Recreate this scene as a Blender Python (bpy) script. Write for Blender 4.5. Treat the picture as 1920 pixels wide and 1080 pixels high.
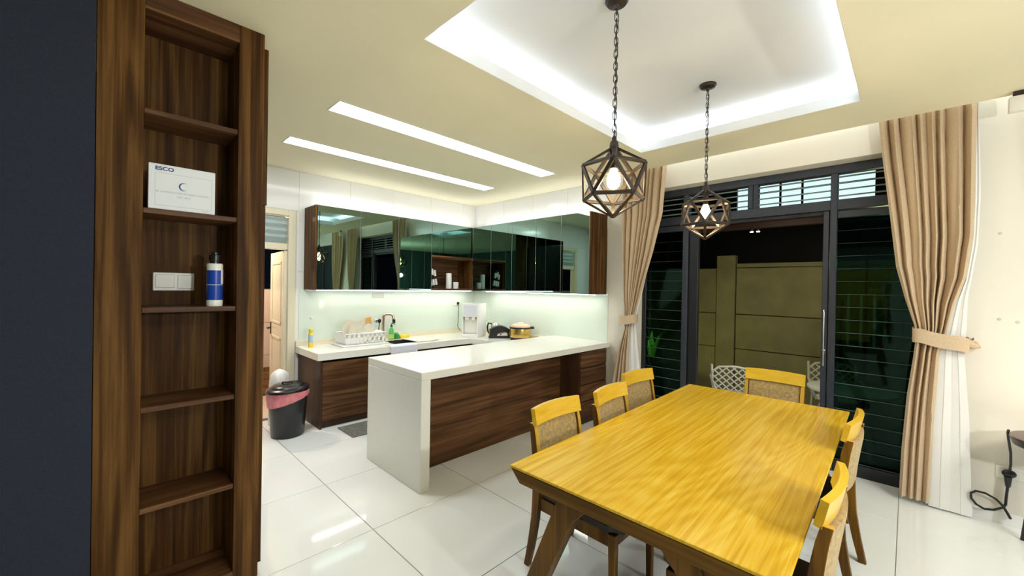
import bpy, bmesh, math, random
from mathutils import Vector, Matrix, Euler
random.seed(7)
PI = math.pi
S = bpy.context.scene
for o in list(bpy.data.objects):
    bpy.data.objects.remove(o)
COL = S.collection

# ------------------------------------------------------------------ camera
cam_d = bpy.data.cameras.new('camera')
cam_d.sensor_width = 36.0
cam_d.lens = 754.336 * 36.0 / 1920.0
cam_d.clip_start = 0.01
cam = bpy.data.objects.new('camera', cam_d)
COL.objects.link(cam)
yaw, pitch, roll = 0.778244144, -0.00480278, 0.01701261
F = Vector((math.cos(yaw) * math.cos(pitch), math.sin(yaw) * math.cos(pitch), math.sin(pitch)))
R0 = Vector((math.sin(yaw), -math.cos(yaw), 0))
U0 = R0.cross(F)
Rt = math.cos(roll) * R0 + math.sin(roll) * U0
Up = -math.sin(roll) * R0 + math.cos(roll) * U0
M = Matrix((Rt, Up, -F)).transposed().to_4x4()
M.translation = Vector((0, 0, 1.6))
cam.matrix_world = M
S.camera = cam

# ------------------------------------------------------------------ world, exposure
w = bpy.data.worlds.new('night')
S.world = w
w.use_nodes = True
bg = w.node_tree.nodes['Background']
bg.inputs[0].default_value = (0.02, 0.03, 0.05, 1)
bg.inputs[1].default_value = 0.06
vs = S.view_settings
vs.view_transform = 'Standard'
vs.look = 'None'
vs.exposure = 1.2
vs.gamma = 1.0
vs.use_curve_mapping = False


def area_light(name, loc, sx, sy, power, color, rot=(0, 0, 0), spread=None):
    d = bpy.data.lights.new(name, 'AREA')
    d.shape = 'RECTANGLE'
    d.size, d.size_y = sx, sy
    d.energy = power
    d.color = color
    if spread:
        d.spread = spread
    o = bpy.data.objects.new(name, d)
    o.location = loc
    o.rotation_euler = rot
    COL.objects.link(o)
    return o


def point_light(name, loc, power, color, radius=0.04, parent=None):
    d = bpy.data.lights.new(name, 'POINT')
    d.energy = power
    d.color = color
    d.shadow_soft_size = radius
    o = bpy.data.objects.new(name, d)
    o.location = loc
    o.parent = parent
    COL.objects.link(o)
    return o


CEIL = 2.936
COOL = (0.66, 0.78, 1.0)
WARM = (1.0, 0.90, 0.68)
# cove strips of the tray ceiling (on the ledge, shining up)
for nm, x, y, sx, sy in (('cove_strip_north', 2.458, 1.99, 2.5, 0.05), ('cove_strip_south', 2.458, 0.17, 2.5, 0.05),
                         ('cove_strip_west', 1.12, 1.08, 0.05, 1.64), ('cove_strip_east', 3.796, 1.08, 0.05, 1.64)):
    area_light(nm, (x, y, 3.03), sx, sy, 4.0 * max(sx, sy) / 2.5, COOL, (PI, 0, 0))
# strip hidden in the curtain pocket over the window
area_light('pocket_strip', (4.33, 0.9, 3.17), 0.05, 6.0, 4.6, (0.88, 0.95, 1.0))
# under-cabinet strips
area_light('under_cabinet_strip_back', (3.0, 5.08, 1.49), 2.4, 0.03, 1.7, (1.0, 0.98, 0.82))
area_light('under_cabinet_strip_right', (4.25, 3.75, 1.49), 0.03, 2.0, 1.5, (1.0, 0.98, 0.82))
# added fill lights without fixtures, behind the camera and over the kitchen passage
area_light('fill_panel_living', (2.2, -2.1, 2.90), 0.7, 0.7, 24, (0.97, 0.98, 1.0))
point_light('fill_point_living', (2.4, -3.2, 2.0), 15, (0.97, 0.98, 1.0), 0.06)
point_light('fill_point_hall', (1.2, -2.2, 1.9), 66, (0.97, 0.98, 1.0), 0.06)
area_light('fill_panel_corridor', (0.72, 3.85, 2.925), 0.4, 0.4, 11, (0.97, 0.985, 1.0))
# added fill strips above the wall cabinets, brightening the tiles over them
area_light('added_fill_strip_back', (3.05, 5.13, 2.53), 2.5, 0.03, 1.9, (0.97, 0.985, 1.0), (PI, 0, 0))
area_light('added_fill_strip_right', (4.29, 3.85, 2.53), 0.03, 2.2, 1.6, (0.97, 0.985, 1.0), (PI, 0, 0))
# yard behind the kitchen door
point_light('yard_lamp', (0.9, 6.2, 2.5), 55, (1.0, 0.83, 0.66), 0.08)
# added fill light that lifts the gate pickets
point_light('fill_point_gate', (6.2, 0.2, 1.95), 2.0, (0.9, 1.0, 0.55), 0.05)

# ------------------------------------------------------------------ materials
MATS = {}


def nodes_of(name):
    m = bpy.data.materials.new(name)
    m.use_nodes = True
    nt = m.node_tree
    return m, nt, nt.nodes['Principled BSDF']


def setin(b, **k):
    for a, v in k.items():
        b.inputs[a.replace('_', ' ')].default_value = v


def pm(name, col, rough=0.5, metal=0.0, spec=0.5, var=0.0, vscale=8.0, bump=0.0, bscale=60.0, trans=0.0, coat=0.0, emit=None, estr=0.0, stretch=(1, 1, 1), sheen=0.0):
    m, nt, b = nodes_of(name)
    setin(b, Base_Color=(*col, 1), Roughness=rough, Metallic=metal)
    b.inputs['Specular IOR Level'].default_value = spec
    b.inputs['Transmission Weight'].default_value = trans
    b.inputs['Coat Weight'].default_value = coat
    b.inputs['Coat Roughness'].default_value = 0.05
    b.inputs['Sheen Weight'].default_value = sheen
    if emit:
        b.inputs['Emission Color'].default_value = (*emit, 1)
        b.inputs['Emission Strength'].default_value = estr
    if var > 0 or bump > 0:
        tc = nt.nodes.new('ShaderNodeTexCoord')
        mp = nt.nodes.new('ShaderNodeMapping')
        mp.inputs['Scale'].default_value = stretch
        nt.links.new(tc.outputs['Object'], mp.inputs['Vector'])
    if var > 0:
        n = nt.nodes.new('ShaderNodeTexNoise')
        n.inputs['Scale'].default_value = vscale
        n.inputs['Detail'].default_value = 6
        nt.links.new(mp.outputs[0], n.inputs['Vector'])
        r = nt.nodes.new('ShaderNodeValToRGB')
        r.color_ramp.elements[0].position = 0.3
        r.color_ramp.elements[1].position = 0.7
        r.color_ramp.elements[0].color = (*[c * (1 - var) for c in col], 1)
        r.color_ramp.elements[1].color = (*[min(1, c * (1 + var)) for c in col], 1)
        nt.links.new(n.outputs['Fac'], r.inputs[0])
        nt.links.new(r.outputs[0], b.inputs['Base Color'])
    if bump > 0:
        n2 = nt.nodes.new('ShaderNodeTexNoise')
        n2.inputs['Scale'].default_value = bscale
        n2.inputs['Detail'].default_value = 3
        nt.links.new(mp.outputs[0], n2.inputs['Vector'])
        bp = nt.nodes.new('ShaderNodeBump')
        bp.inputs['Strength'].default_value = bump
        bp.inputs['Distance'].default_value = 0.01
        nt.links.new(n2.outputs['Fac'], bp.inputs['Height'])
        nt.links.new(bp.outputs[0], b.inputs['Normal'])
    MATS[name] = m
    return m


def wood(name, dark, mid, light, axis, rough=0.35, spec=0.35, streak=0.5, sfreq=40.0, slong=1.0, ring=7.0, along=0.55, across=3.2, fib=0.35, coat=0.0, bump=0.05, offset=(0, 0, 0)):
    """grain runs along axis (0,1,2)"""
    m, nt, b = nodes_of(name)
    L = nt.links.new
    tc = nt.nodes.new('ShaderNodeTexCoord')
    mp = nt.nodes.new('ShaderNodeMapping')
    sc = [across] * 3
    sc[axis] = along
    mp.inputs['Scale'].default_value = sc
    mp.inputs['Location'].default_value = offset
    L(tc.outputs['Object'], mp.inputs['Vector'])
    n = nt.nodes.new('ShaderNodeTexNoise')
    n.inputs['Scale'].default_value = 1.0
    n.inputs['Detail'].default_value = 2.5
    n.inputs['Roughness'].default_value = 0.45
    n.inputs['Distortion'].default_value = 0.35
    L(mp.outputs[0], n.inputs['Vector'])
    mu = nt.nodes.new('ShaderNodeMath')
    mu.operation = 'MULTIPLY'
    mu.inputs[1].default_value = ring * 2 * PI
    L(n.outputs['Fac'], mu.inputs[0])
    si = nt.nodes.new('ShaderNodeMath')
    si.operation = 'SINE'
    L(mu.outputs[0], si.inputs[0])
    mp2 = nt.nodes.new('ShaderNodeMapping')
    s2 = [110.0] * 3
    s2[axis] = 2.2
    mp2.inputs['Scale'].default_value = s2
    L(tc.outputs['Object'], mp2.inputs['Vector'])
    n2 = nt.nodes.new('ShaderNodeTexNoise')
    n2.inputs['Scale'].default_value = 1.0
    n2.inputs['Detail'].default_value = 4
    L(mp2.outputs[0], n2.inputs['Vector'])
    ma = nt.nodes.new('ShaderNodeMapRange')
    ma.inputs['From Min'].default_value = -1
    ma.inputs['From Max'].default_value = 1
    L(si.outputs[0], ma.inputs['Value'])
    mp3 = nt.nodes.new('ShaderNodeMapping')
    s3 = [sfreq] * 3
    s3[axis] = slong
    mp3.inputs['Scale'].default_value = s3
    mp3.inputs['Location'].default_value = offset
    L(tc.outputs['Object'], mp3.inputs['Vector'])
    n3 = nt.nodes.new('ShaderNodeTexNoise')
    n3.inputs['Scale'].default_value = 1.0
    n3.inputs['Detail'].default_value = 6
    n3.inputs['Roughness'].default_value = 0.65
    n3.inputs['Distortion'].default_value = 0.6
    L(mp3.outputs[0], n3.inputs['Vector'])
    m3 = nt.nodes.new('ShaderNodeMapRange')
    m3.inputs['From Min'].default_value = 0.33
    m3.inputs['From Max'].default_value = 0.67
    L(n3.outputs['Fac'], m3.inputs['Value'])
    mx0 = nt.nodes.new('ShaderNodeMix')
    mx0.data_type = 'FLOAT'
    mx0.inputs[0].default_value = streak
    L(ma.outputs[0], mx0.inputs[2])
    L(m3.outputs[0], mx0.inputs[3])
    mx = nt.nodes.new('ShaderNodeMix')
    mx.data_type = 'FLOAT'
    mx.inputs[0].default_value = fib
    L(mx0.outputs[0], mx.inputs[2])
    L(n2.outputs['Fac'], mx.inputs[3])
    r = nt.nodes.new('ShaderNodeValToRGB')
    e = r.color_ramp.elements
    e[0].position = 0.05
    e[0].color = (*dark, 1)
    e[1].position = 0.9
    e[1].color = (*light, 1)
    em = e.new(0.45)
    em.color = (*mid, 1)
    L(mx.outputs[0], r.inputs[0])
    L(r.outputs[0], b.inputs['Base Color'])
    setin(b, Roughness=rough)
    b.inputs['Specular IOR Level'].default_value = spec
    b.inputs['Coat Weight'].default_value = coat
    b.inputs['Coat Roughness'].default_value = 0.12
    if bump:
        bp = nt.nodes.new('ShaderNodeBump')
        bp.inputs['Strength'].default_value = bump
        bp.inputs['Distance'].default_value = 0.004
        L(mx.outputs[0], bp.inputs['Height'])
        L(bp.outputs[0], b.inputs['Normal'])
    MATS[name] = m
    return m


def tinted_glass(name, col, gloss=0.02, ior=1.5, gcol=(1, 1, 1)):
    m = bpy.data.materials.new(name)
    m.use_nodes = True
    nt = m.node_tree
    nt.nodes.clear()
    o = nt.nodes.new('ShaderNodeOutputMaterial')
    t = nt.nodes.new('ShaderNodeBsdfTransparent')
    t.inputs[0].default_value = (*col, 1)
    g = nt.nodes.new('ShaderNodeBsdfGlossy')
    g.inputs['Roughness'].default_value = gloss
    g.inputs[0].default_value = (*gcol, 1)
    fr = nt.nodes.new('ShaderNodeFresnel')
    fr.inputs[0].default_value = ior
    mx = nt.nodes.new('ShaderNodeMixShader')
    nt.links.new(fr.outputs[0], mx.inputs[0])
    nt.links.new(t.outputs[0], mx.inputs[1])
    nt.links.new(g.outputs[0], mx.inputs[2])
    nt.links.new(mx.outputs[0], o.inputs[0])
    MATS[name] = m
    return m


m_tile = pm('porcelain_floor', (0.86, 0.88, 0.855), 0.07, spec=0.5, var=0.02, vscale=1.2)
m_grout = pm('grout', (0.33, 0.33, 0.30), 0.9)
m_ceil = pm('ceiling_paint', (0.87, 0.82, 0.60), 0.85, spec=0.2, var=0.012, vscale=2)
m_white = pm('white_paint', (0.86, 0.86, 0.82), 0.7, spec=0.3)
m_wall = pm('cream_wall_paint', (0.80, 0.76, 0.665), 0.75, spec=0.3, var=0.012, vscale=2)
m_walltile = pm('white_wall_tile', (0.86, 0.86, 0.83), 0.12, spec=0.5, var=0.01, vscale=2)
m_splash = pm('pale_green_glass', (0.74, 0.83, 0.74), 0.06, spec=0.6, coat=0.3)
m_stone = pm('cream_quartz', (0.87, 0.86, 0.78), 0.16, spec=0.5, var=0.015, vscale=30)
m_dkwall = pm('charcoal_wall_paint', (0.026, 0.032, 0.052), 0.9, spec=0.25, var=0.12, vscale=220, bump=0.08, bscale=400)
m_wal_z = wood('walnut_upright', (0.016, 0.0055, 0.0012), (0.078, 0.032, 0.0065), (0.205, 0.102, 0.026), 2, 0.55, spec=0.14, streak=0.6, ring=11, along=0.22, across=2.6, fib=0.25)
m_wal_x = wood('walnut_lying', (0.026, 0.010, 0.004), (0.098, 0.042, 0.016), (0.225, 0.110, 0.047), 0, 0.45, spec=0.25, streak=0.6, ring=10, along=0.25, across=2.8, fib=0.25, offset=(3, 1, 2))
m_wal_dk = wood('dark_walnut', (0.030, 0.013, 0.007), (0.058, 0.024, 0.011), (0.090, 0.040, 0.018), 2, 0.45, ring=5, along=0.4, across=3.5, fib=0.5)
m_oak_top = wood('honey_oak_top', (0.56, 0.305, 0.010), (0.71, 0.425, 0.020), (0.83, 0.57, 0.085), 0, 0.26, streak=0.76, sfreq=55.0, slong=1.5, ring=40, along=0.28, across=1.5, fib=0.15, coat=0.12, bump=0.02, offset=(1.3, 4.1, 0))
m_oak = wood('honey_oak', (0.60, 0.33, 0.015), (0.73, 0.44, 0.025), (0.83, 0.56, 0.06), 0, 0.3, ring=4, along=0.8, across=4, fib=0.4, coat=0.2)
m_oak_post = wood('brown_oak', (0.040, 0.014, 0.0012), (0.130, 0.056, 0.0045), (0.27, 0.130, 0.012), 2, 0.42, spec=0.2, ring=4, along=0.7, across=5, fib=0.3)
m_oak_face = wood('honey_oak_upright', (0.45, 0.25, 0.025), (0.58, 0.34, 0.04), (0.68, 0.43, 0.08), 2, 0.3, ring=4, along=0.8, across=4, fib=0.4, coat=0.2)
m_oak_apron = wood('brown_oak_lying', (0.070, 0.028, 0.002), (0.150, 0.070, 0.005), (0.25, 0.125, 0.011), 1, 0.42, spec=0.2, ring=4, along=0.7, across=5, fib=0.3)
m_pad = pm('mottled_gold_fabric', (0.40, 0.27, 0.095), 0.8, var=0.3, vscale=55, bump=0.3, bscale=220, sheen=0.3)
m_seat = pm('dark_brown_seat', (0.022, 0.014, 0.010), 0.55, var=0.2, vscale=30)
m_black = pm('black_plastic', (0.012, 0.012, 0.013), 0.28)
m_blackm = pm('black_matt', (0.010, 0.010, 0.012), 0.6)
m_bronze = pm('dark_bronze_metal', (0.050, 0.038, 0.030), 0.45, metal=0.6, var=0.2, vscale=40)
m_frame = pm('charcoal_window_frame', (0.036, 0.041, 0.056), 0.38, spec=0.5, var=0.1, vscale=30)
m_frame_bl = pm('black_door_frame', (0.012, 0.013, 0.017), 0.4)
m_louvre = tinted_glass('green_louvre_glass', (0.13, 0.25, 0.205), 0.04, 1.32, (0.45, 0.85, 0.72))
m_blade_edge = pm('ground_glass_edge', (0.16, 0.21, 0.20), 0.35)
m_jal = pm('frosted_louvre_glass', (0.42, 0.52, 0.54), 0.15, spec=0.6)
m_mirror = pm('tinted_mirror_glass', (0.22, 0.33, 0.28), 0.012, metal=1.0)
m_mirror_edge = pm('polished_glass_edge', (0.62, 0.68, 0.64), 0.25, metal=0.3)
m_led = pm('lit_diffuser', (1, 1, 1), 0.5, emit=(0.92, 0.97, 1.0), estr=4.2)
m_ledcool = pm('lit_led_strip', (1, 1, 1), 0.5, emit=(0.85, 0.93, 1.0), estr=4.0)
m_bulb = pm('lit_amber_bulb', (1, 0.8, 0.5), 0.2, emit=(1.0, 0.72, 0.30), estr=6.0)
m_bulbglass = tinted_glass('clear_bulb_glass', (1.0, 0.93, 0.78))
m_curt = pm('beige_curtain', (0.62, 0.475, 0.32), 0.9, var=0.10, vscale=160, bump=0.12, bscale=500, spec=0.15)
m_lining = pm('white_curtain_lining', (0.84, 0.83, 0.80), 0.85, spec=0.2, bump=0.12, bscale=14)
m_cream = pm('cream_gloss_paint', (0.80, 0.74, 0.55), 0.3)
m_switch = pm('ivory_plastic', (0.84, 0.83, 0.74), 0.3)
m_wplast = pm('white_plastic', (0.86, 0.86, 0.84), 0.28)
m_wplast2 = pm('warm_white_plastic', (0.84, 0.81, 0.72), 0.35)
m_china = pm('cream_china', (0.85, 0.80, 0.67), 0.1)
m_steel = pm('brushed_steel', (0.62, 0.61, 0.58), 0.25, metal=1.0)
m_chrome = pm('chrome', (0.75, 0.72, 0.70), 0.08, metal=1.0)
m_rose = pm('rose_steel', (0.72, 0.50, 0.42), 0.2, metal=0.9)
m_gold = pm('gold_metal', (0.66, 0.44, 0.11), 0.25, metal=0.9)
m_orange = pm('orange_plastic', (0.80, 0.42, 0.13), 0.4)
m_yellow = pm('yellow_plastic', (0.85, 0.68, 0.03), 0.35)
m_green = pm('green_soap_plastic', (0.10, 0.52, 0.13), 0.25)
m_dgreen = pm('dark_green_plastic', (0.03, 0.26, 0.06), 0.5)
m_lime = pm('lime_label', (0.55, 0.72, 0.16), 0.4)
m_blue = pm('blue_label', (0.012, 0.055, 0.40), 0.3)
m_dblue = pm('dark_blue_print', (0.01, 0.02, 0.13), 0.35)
m_ltblue = pm('light_blue_label', (0.42, 0.55, 0.72), 0.4)
m_card = pm('white_card', (0.84, 0.875, 0.93), 0.5)
m_greyprint = pm('grey_print', (0.45, 0.50, 0.55), 0.6)
m_blueprint = pm('navy_print', (0.015, 0.07, 0.25), 0.5)
m_mat = pm('grey_floor_mat', (0.20, 0.20, 0.17), 0.95, var=0.4, vscale=60, bump=0.4, bscale=300)
m_pink = pm('pink_bin_liner', (0.80, 0.25, 0.28), 0.4, var=0.15, vscale=20)
m_towel = pm('white_towel', (0.80, 0.82, 0.90), 0.95, var=0.06, vscale=90, bump=0.4, bscale=300)
m_sink = pm('sink_steel', (0.35, 0.34, 0.30), 0.3, metal=1.0)
m_fence = pm('olive_concrete', (0.36, 0.31, 0.17), 0.9, var=0.15, vscale=3, bump=0.15, bscale=90)
m_paver = pm('grey_paving', (0.16, 0.15, 0.12), 0.9, var=0.2, vscale=5)
m_pchair = pm('white_cast_metal', (0.80, 0.80, 0.74), 0.5)
m_leaf = pm('green_leaf', (0.30, 0.46, 0.07), 0.5)
m_redbeam = pm('dark_red_beam', (0.035, 0.008, 0.006), 0.6)
m_yardtile = pm('pink_wall_tile', (0.80, 0.62, 0.49), 0.4, var=0.06, vscale=6)
m_crate = pm('brown_crate', (0.25, 0.12, 0.045), 0.7, var=0.3, vscale=20)
m_neigh = pm('neighbour_wall', (0.30, 0.30, 0.28), 0.9)
m_neighlit = pm('lit_window_glass', (0.7, 0.85, 0.85), 0.4, emit=(0.66, 0.92, 0.97), estr=0.5)
m_dktop = pm('dark_brown_table_top', (0.10, 0.055, 0.04), 0.25)
m_fridge = pm('grey_fridge', (0.20, 0.23, 0.22), 0.3, metal=0.6)
m_lampshade = pm('linen_lampshade', (0.9, 0.8, 0.65), 0.8)
m_label_grey = pm('grey_label', (0.55, 0.57, 0.50), 0.5)
m_spot = pm('lit_spot_lens', (1, 1, 1), 0.4, emit=(1, 1, 0.96), estr=6)

# ------------------------------------------------------------------ mesh helpers
WM = {}      # world matrix of each empty / object made here


class MB:
    def __init__(self):
        self.bm = bmesh.new()

    def _merge(self, b2, mat=None):
        if mat is not None:
            b2.transform(mat)
        me = bpy.data.meshes.new('tmp')
        b2.to_mesh(me)
        b2.free()
        self.bm.from_mesh(me)
        bpy.data.meshes.remove(me)

    def box(self, x0, y0, z0, x1, y1, z1, bev=0.0, seg=1, mat=None):
        b = bmesh.new()
        bmesh.ops.create_cube(b, size=1.0)
        b.transform(Matrix.Translation(((x0 + x1) / 2, (y0 + y1) / 2, (z0 + z1) / 2)) @ Matrix.Diagonal((abs(x1 - x0), abs(y1 - y0), abs(z1 - z0), 1)))
        if bev > 0:
            bmesh.ops.bevel(b, geom=list(b.edges), offset=bev, segments=seg, affect='EDGES', profile=0.5)
        self._merge(b, mat)
        return self

    def prism(self, poly, axis, a, b, bev=0.0, mat=None):
        bm = bmesh.new()

        def P(p, t):
            if axis == 'X':
                return (t, p[0], p[1])
            if axis == 'Y':
                return (p[0], t, p[1])
            return (p[0], p[1], t)
        va = [bm.verts.new(P(p, a)) for p in poly]
        vb = [bm.verts.new(P(p, b)) for p in poly]
        n = len(poly)
        bm.faces.new(va)
        bm.faces.new(list(reversed(vb)))
        for i in range(n):
            bm.faces.new((va[i], vb[i], vb[(i + 1) % n], va[(i + 1) % n]))
        bmesh.ops.recalc_face_normals(bm, faces=list(bm.faces))
        if bev > 0:
            bmesh.ops.bevel(bm, geom=list(bm.edges), offset=bev, segments=1, affect='EDGES')
        self._merge(bm, mat)
        return self

    def tube(self, pts, r, seg=8, mat=None, closed=False, flat=None):
        pts = [Vector(p) for p in pts]
        n = len(pts)
        rs = r if isinstance(r, (list, tuple)) else [r] * n
        bm = bmesh.new()
        rings = []
        prev = None
        for i, p in enumerate(pts):
            if closed:
                t = pts[(i + 1) % n] - pts[i - 1]
            else:
                t = pts[min(i + 1, n - 1)] - pts[max(i - 1, 0)]
            t.normalize()
            if prev is None:
                a = Vector((0, 0, 1)) if abs(t.z) < 0.9 else Vector((1, 0, 0))
                u = t.cross(a).normalized()
            else:
                u = (prev - t * prev.dot(t)).normalized()
            prev = u
            v = t.cross(u)
            rings.append([bm.verts.new(p + (u * math.cos(2 * PI * k / seg) + v * math.sin(2 * PI * k / seg)) * rs[i]) for k in range(seg)])
        m = n if closed else n - 1
        for i in range(m):
            A, B = rings[i], rings[(i + 1) % n]
            for k in range(seg):
                bm.faces.new((A[k], A[(k + 1) % seg], B[(k + 1) % seg], B[k]))
        if not closed:
            bm.faces.new(list(reversed(rings[0])))
            bm.faces.new(rings[-1])
        bmesh.ops.recalc_face_normals(bm, faces=list(bm.faces))
        self._merge(bm, mat)
        return self

    def lathe(self, prof, c=(0, 0, 0), seg=24, sx=1.0, sy=1.0, mat=None, cap=True):
        bm = bmesh.new()
        rings = []
        for r, z in prof:
            if r < 1e-6:
                rings.append([bm.verts.new((c[0], c[1], c[2] + z))])
            else:
                rings.append([bm.verts.new((c[0] + r * sx * math.cos(2 * PI * k / seg), c[1] + r * sy * math.sin(2 * PI * k / seg), c[2] + z)) for k in range(seg)])
        for A, B in zip(rings, rings[1:]):
            for k in range(seg):
                k2 = (k + 1) % seg
                if len(A) == 1 and len(B) == 1:
                    continue
                if len(A) == 1:
                    bm.faces.new((A[0], B[k], B[k2]))
                elif len(B) == 1:
                    bm.faces.new((A[k], A[k2], B[0]))
                else:
                    bm.faces.new((A[k], A[k2], B[k2], B[k]))
        if cap:
            if len(rings[0]) > 1:
                bm.faces.new(rings[0])
            if len(rings[-1]) > 1:
                bm.faces.new(rings[-1])
        bmesh.ops.recalc_face_normals(bm, faces=list(bm.faces))
        self._merge(bm, mat)
        return self

    def grid(self, fn, nu, nv, mat=None, thick=0.0):
        bm = bmesh.new()
        vs_ = [[bm.verts.new(fn(i / nu, j / nv)) for i in range(nu + 1)] for j in range(nv + 1)]
        for j in range(nv):
            for i in range(nu):
                bm.faces.new((vs_[j][i], vs_[j][i + 1], vs_[j + 1][i + 1], vs_[j + 1][i]))
        if thick:
            bm.normal_update()
            W2 = [[bm.verts.new(v.co + v.normal * thick) for v in row] for row in vs_]
            for j in range(nv):
                for i in range(nu):
                    bm.faces.new((W2[j][i], W2[j + 1][i], W2[j + 1][i + 1], W2[j][i + 1]))
            for j in range(nv):
                bm.faces.new((vs_[j][0], vs_[j + 1][0], W2[j + 1][0], W2[j][0]))
                bm.faces.new((vs_[j + 1][nu], vs_[j][nu], W2[j][nu], W2[j + 1][nu]))
            for i in range(nu):
                bm.faces.new((vs_[0][i + 1], vs_[0][i], W2[0][i], W2[0][i + 1]))
                bm.faces.new((vs_[nv][i], vs_[nv][i + 1], W2[nv][i + 1], W2[nv][i]))
            bmesh.ops.recalc_face_normals(bm, faces=list(bm.faces))
        self._merge(bm, mat)
        return self

    def ball(self, c, rx, ry, rz, seg=16, rings=10, mat=None):
        b = bmesh.new()
        bmesh.ops.create_uvsphere(b, u_segments=seg, v_segments=rings, radius=1.0)
        b.transform(Matrix.Translation(c) @ Matrix.Diagonal((rx, ry, rz, 1)))
        self._merge(b, mat)
        return self

    def build(self, name, mat, parent=None, smooth=True, kind=None, label=None, cat=None, group=None):
        if parent is not None:
            self.bm.transform(WM[parent.name].inverted())
        me = bpy.data.meshes.new(name)
        self.bm.to_mesh(me)
        self.bm.free()
        me.materials.append(mat)
        o = bpy.data.objects.new(name, me)
        COL.objects.link(o)
        if smooth:
            me.shade_smooth()
            me.set_sharp_from_angle(angle=math.radians(34))
        WM[o.name] = WM[parent.name].copy() if parent is not None else Matrix.Identity(4)
        if parent is not None:
            o.parent = parent
        if kind:
            o['kind'] = kind
        if label:
            o['label'] = label
        if cat:
            o['category'] = cat
        if group:
            o['group'] = group
        return o


def thing(name, label, cat, loc=(0, 0, 0), rz=0.0, group=None, kind=None):
    o = bpy.data.objects.new(name, None)
    o.empty_display_size = 0.1
    o.location = loc
    o.rotation_euler = (0, 0, rz)
    COL.objects.link(o)
    WM[o.name] = Matrix.Translation(loc) @ Matrix.Rotation(rz, 4, 'Z')
    if kind:
        o['kind'] = kind
    else:
        o['label'] = label
        o['category'] = cat
    if group:
        o['group'] = group
    return o


def box(name, b, mat, parent=None, bev=0.0, **k):
    return MB().box(*b, bev).build(name, mat, parent, smooth=bev > 0, **k)


def clone(o, parent, mat4=None):
    c = o.copy()
    COL.objects.link(c)
    c.parent = parent
    if mat4 is not None:
        c.matrix_local = mat4
    WM[c.name] = WM.get(parent.name, Matrix.Identity(4)).copy()
    return c


def dup(root, loc, rz, label):
    r = root.copy()
    COL.objects.link(r)
    r.location = loc
    r.rotation_euler = (0, 0, rz)
    r['label'] = label
    WM[r.name] = Matrix.Translation(loc) @ Matrix.Rotation(rz, 4, 'Z')
    for ch in list(root.children):
        c = ch.copy()
        COL.objects.link(c)
        c.parent = r
        for g in list(ch.children):
            d = g.copy()
            COL.objects.link(d)
            d.parent = c
    return r


def text(body, name, mat, parent, mworld, size, bold=0.0, align='CENTER', sx=1.0):
    cu = bpy.data.curves.new(name, 'FONT')
    cu.body = body
    cu.size = size
    cu.align_x = align
    cu.align_y = 'CENTER'
    cu.extrude = 0.0003
    cu.offset = bold
    t = bpy.data.objects.new('tmp_text', cu)
    COL.objects.link(t)
    dg = bpy.context.evaluated_depsgraph_get()
    me = bpy.data.meshes.new_from_object(t.evaluated_get(dg))
    bpy.data.objects.remove(t)
    me.name = name
    me.materials.clear()
    me.materials.append(mat)
    o = bpy.data.objects.new(name, me)
    COL.objects.link(o)
    me.transform(WM[parent.name].inverted() @ mworld @ Matrix.Diagonal((sx, 1, 1, 1)))
    o.parent = parent
    return o


XW = 4.42     # window wall face
YK = 5.26     # sink wall face
# ------------------------------------------------------------------ SETTING
# floor: grout bed and porcelain tiles
fl = box('floor', (-2.7, -4.2, -0.12, 4.66, 5.26, -0.004), m_grout, kind='structure')
tm = None
x_l = [1.245 + 0.88 * k for k in range(-5, 5)]
y_l = [0.03 + 0.81 * k for k in range(-6, 8)]
for i in range(len(x_l) - 1):
    for j in range(len(y_l) - 1):
        g = 0.0022
        a, b, c, d = max(x_l[i], -2.7) + g, max(y_l[j], -4.2) + g, min(x_l[i + 1], 4.66) - g, min(y_l[j + 1], 5.26) - g
        if c - a < 0.05 or d - b < 0.05:
            continue
        full = abs(c - a - 0.88 + 2 * g) < 1e-4 and abs(d - b - 0.81 + 2 * g) < 1e-4
        if full and tm is not None:
            t = bpy.data.objects.new('tile', tm)
            COL.objects.link(t)
            t.parent = fl
            t.location = ((a + c) / 2, (b + d) / 2, -0.002)
        else:
            o = MB().box(-(c - a) / 2, -(d - b) / 2, -0.002, (c - a) / 2, (d - b) / 2, 0.002, 0.0012).build('tile', m_tile, fl, smooth=False)
            o.location = ((a + c) / 2, (b + d) / 2, -0.002)
            if full:
                tm = o.data

# ceiling: lower slab with tray opening, curtain pocket and troffer openings
CX0, CX1, CY0, CY1 = 1.209, 3.71, 0.256, 1.904
cb = MB()
zt = CEIL + 0.08
PK = 4.265
for b in ((-2.7, -4.2, CX0, 2.66), (CX0, -4.2, CX1, CY0), (CX0, CY1, CX1, 2.66), (CX1, -4.2, PK, 2.66), (-2.7, 2.66, 4.42, 2.982), (-2.7, 2.982, 1.195, 3.216), (3.735, 2.982, 4.42, 3.216),
          (-2.7, 3.216, 4.42, 4.045), (-2.7, 4.045, 1.178, 4.272), (3.742, 4.045, 4.42, 4.272), (-2.7, 4.272, 4.42, 5.26)):
    cb.box(b[0], b[1], CEIL, b[2], b[3], zt)
cb.box(-2.7, -4.2, 3.24, 4.42, 5.26, 3.30)          # slab above
cb.build('ceiling', m_ceil, kind='structure', smooth=False)
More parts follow.
